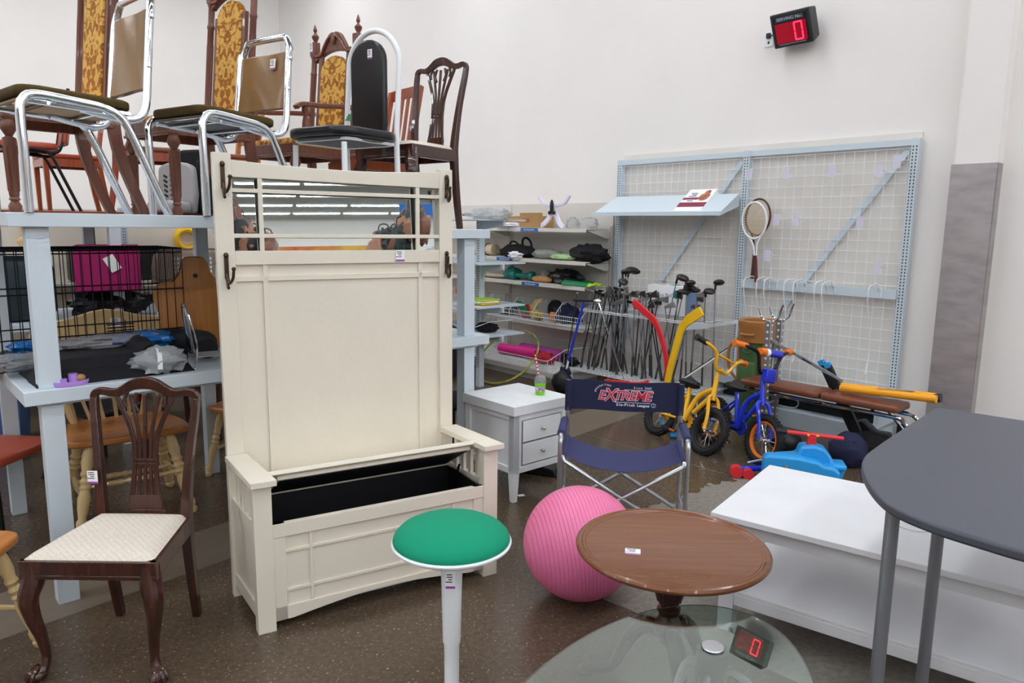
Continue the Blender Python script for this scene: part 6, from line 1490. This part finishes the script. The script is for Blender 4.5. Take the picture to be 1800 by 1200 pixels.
# shelving wall unit behind the far table
t = thing('slotted_shelving', 'white slotted shelving bay behind the far table, hung with tools', 'shelving')
for k, tt in enumerate((-1.2, .1, 1.4, 2.7)):
    a = TP(tt, 4.05); MB().b2(-.03, .03, -.03, .03, 0, 1.72).xf(Matrix.Translation(a) @ Matrix.Rotation(TA, 4, 'Z')).build('slotted_upright', M['lblue'], t, smooth=0)
    b = MB()
    for j in range(56): b.b2(-.012, -.005, -.0315, -.0302, .3+j*.0245, .313+j*.0245).b2(.005, .012, -.0315, -.0302, .3+j*.0245, .313+j*.0245)
    b.xf(Matrix.Translation(a) @ Matrix.Rotation(TA, 4, 'Z')); b.build('slots', sl, t, smooth=0)
b = MB(); b.hexa([TP(-2.4, 4.08), TP(4.2, 4.08), TP(4.2, 4.12), TP(-2.4, 4.12)], [TP(-2.4, 4.08, 1.70), TP(4.2, 4.08, 1.70), TP(4.2, 4.12, 1.70), TP(-2.4, 4.12, 1.70)]); b.build('back_panel', mat('bay_panel', '#e8e0d2', .7), t, smooth=0)
for z in (.5, 1.05):
    b = MB(); b.hexa([TP(-2.4, 3.65, z), TP(4.2, 3.65, z), TP(4.2, 4.08, z), TP(-2.4, 4.08, z)], [TP(-2.4, 3.65, z+.03), TP(4.2, 3.65, z+.03), TP(4.2, 4.08, z+.03), TP(-2.4, 4.08, z+.03)]); b.build('shelf', M['shelfw'], t, smooth=0)
rk = random.Random(4)
for k, (tt, z, l, m_) in enumerate(((.35, 1.45, 'black handled tool hanging on the white bay behind the far table', 'black'), (.62, 1.47, 'pale wooden tool hanging on the white bay behind the far table', 'pine'), (1.15, 1.40, 'brown brush hanging on the white bay behind the far table', 'mahog'), (1.95, 1.44, 'yellow coil hanging on the white bay behind the far table', 'yellow'))):
    a = TP(tt, 4.03, z); h = thing('hanging_tool', l, 'tool', tuple(a), TA)
    if k == 3: MB().tube([(.09*math.cos(q), 0, .09*math.sin(q)) for q in [i*2*PI/20 for i in range(20)]], .03, 8, True).build('coil', M[m_], h)
    else: MB().tube([(0, 0, -.02), (0, 0, .20)], .014, 8).build('handle', M[m_], h); MB().blob((0, -.01, -.05), (.05+.05*(k == 2), .02, .04)).build('head', M[m_], h)
for k in range(9):
    tt = -.9 + k*.5; c_ = rk.choice(['white', 'petbrown', 'black', 'lblue', 'cardboard']); nm2 = {'white': 'white', 'petbrown': 'taupe', 'black': 'black', 'lblue': 'pale blue', 'cardboard': 'brown'}[c_]
    w1, h1 = rk.uniform(.14, .2), rk.uniform(.16, .3); a = TP(tt, 3.86, 1.081)
    places = ['first', 'second', 'third', 'fourth', 'fifth', 'sixth', 'seventh', 'eighth', 'ninth']
    o = MB().rbox((0, 0, 0), (w1*2, .28, h1), .03, .01, 4).build('housewares_box', M[c_], smooth=60); tag(o, nm2 + ' household box on the white bay shelf, ' + places[k] + ' from the left', 'box', loc=tuple(a), rz=TA)
# things at the very left edge high up
t = thing('floor_lamp', 'floor lamp with a cream shade at the upper left frame edge', 'lamp', (-7.05, 9.0, 0), 0)
MB().lathe([(0, 0), (.16, 0), (.16, .02), (.03, .04), (.015, .06), (.013, 3.6), (0, 3.6)], seg=16).build('stand', M['walnut'], t); MB().lathe([(.26, 3.55), (.14, 3.95), (.138, 3.95), (.258, 3.55)], seg=24).build('lamp_shade', mat('cream_shade', '#efe4d0', .8), t)
# ================================================================ WHAT THE MIRROR SHOWS: far side of the shop
def clothes_rack(label, u, v, zt, group, seed, wdt=1.1):
    t = thing('gondola_rack', label, 'display rack', S(u, v, 0), SANG)
    MB().b2(-.35, .35, -wdt/2, wdt/2, 0, .1).build('base', M['lblue'], t, smooth=0); MB().b2(-.02, .02, -wdt/2, wdt/2, .1, zt).build('grid_panel', M['lblue'], t, smooth=0)
    for z in (.6, 1.1, 1.6): MB().b2(-.34, .34, -wdt/2, wdt/2, z, z+.02).build('shelf', M['shelfw'], t, smooth=0)
    return t
clothes_rack('pale gondola rack piled with handbags, seen at the left in the mirror', 7.2, -4.9, 2.15, None, 1, 1.3)
rk = random.Random(8)
hb = [('black leather handbag', '#1d1f24'), ('dark green handbag', '#23352f'), ('brown leather handbag', '#7a4c3c'), ('charcoal handbag', '#34363a'), ('tan handbag', '#9a6a50')]
for side, (uu, v0_, label_) in enumerate(((7.0, -4.82, 'on the left rack in the mirror'), (7.0, -2.15, 'on the right rack in the mirror'))):
    for k in range(8):
        nm3, c3 = hb[(k + side*2) % 5]; hgt = [2.5, 2.45, 2.35, 2.2, 2.1, 2.02, 1.98, 1.95][k] if side == 0 else [2.25, 2.35, 2.2, 2.1, 2.0, 1.95, 2.0, 1.9][k]
        v = v0_ + k*.085 if side == 0 else v0_ - k*.085
        o = MB().blob((0, 0, 0), (.20, .15, .24), 14, 10, None, .5, k + side*20).tube(cr([(0, -.08, .1), (0, -.06, .28), (0, .06, .28), (0, .08, .1)], 4), .01, 6).build('handbag', mat(nm3.replace(' ', '_'), c3, .4))
        tag(o, nm3 + ' ' + label_ + (', upper pile' if k < 4 else ', lower pile'), 'handbag', loc=S(uu, v, hgt - .02), rz=SANG)
t = thing('grid_stand', 'pale blue pyramid shelf stand with wire grid sides, reflected at the right of the mirror', 'display rack', S(6.4, -1.95, 0), SANG)
for z, d in ((0, .6), (.5, .5), (1.0, .42), (1.5, .34), (1.85, .26)): MB().b2(-.25, .25, -d, d, z, z+.03).build('shelf', M['lblue'], t, smooth=0)
b = MB()
for k in range(12): b.tube([(-.26, -.5+k*.09, 0), (-.26, -.5+k*.09, 1.95)], .004, 4)
for k in range(20): b.tube([(-.26, -.5, .1*k), (-.26, .5, .1*k)], .004, 4)
b.build('wire_grid', M['wire'], t)
MB().ribbon([(-.28, -.55, 1.5), (-.28, 0, 2.1), (-.28, .55, 1.5)], .07, .02, (1, 0, 0)).build('gable_brace', M['lblue'], t, smooth=0)
b = MB(); sbox(b, 39.85, 39.95, -9, 2.0, 3.2, 4.25); tag(b.build('wall_banner', mat('yellow_banner', '#e0b04a', .7, col2='#c85a3c', scale=.8), smooth=0), 'long yellow and red printed banner on the far wall, reflected at the mirror bottom', 'banner')
b = MB(); sbox(b, 12.0, 12.05, -1.5, -.5, 2.95, 3.18); o = b.build('hanging_sign', M['labelblue'], smooth=0); tag(o, 'blue department sign hanging in the shop, reflected at the right of the mirror', 'sign')
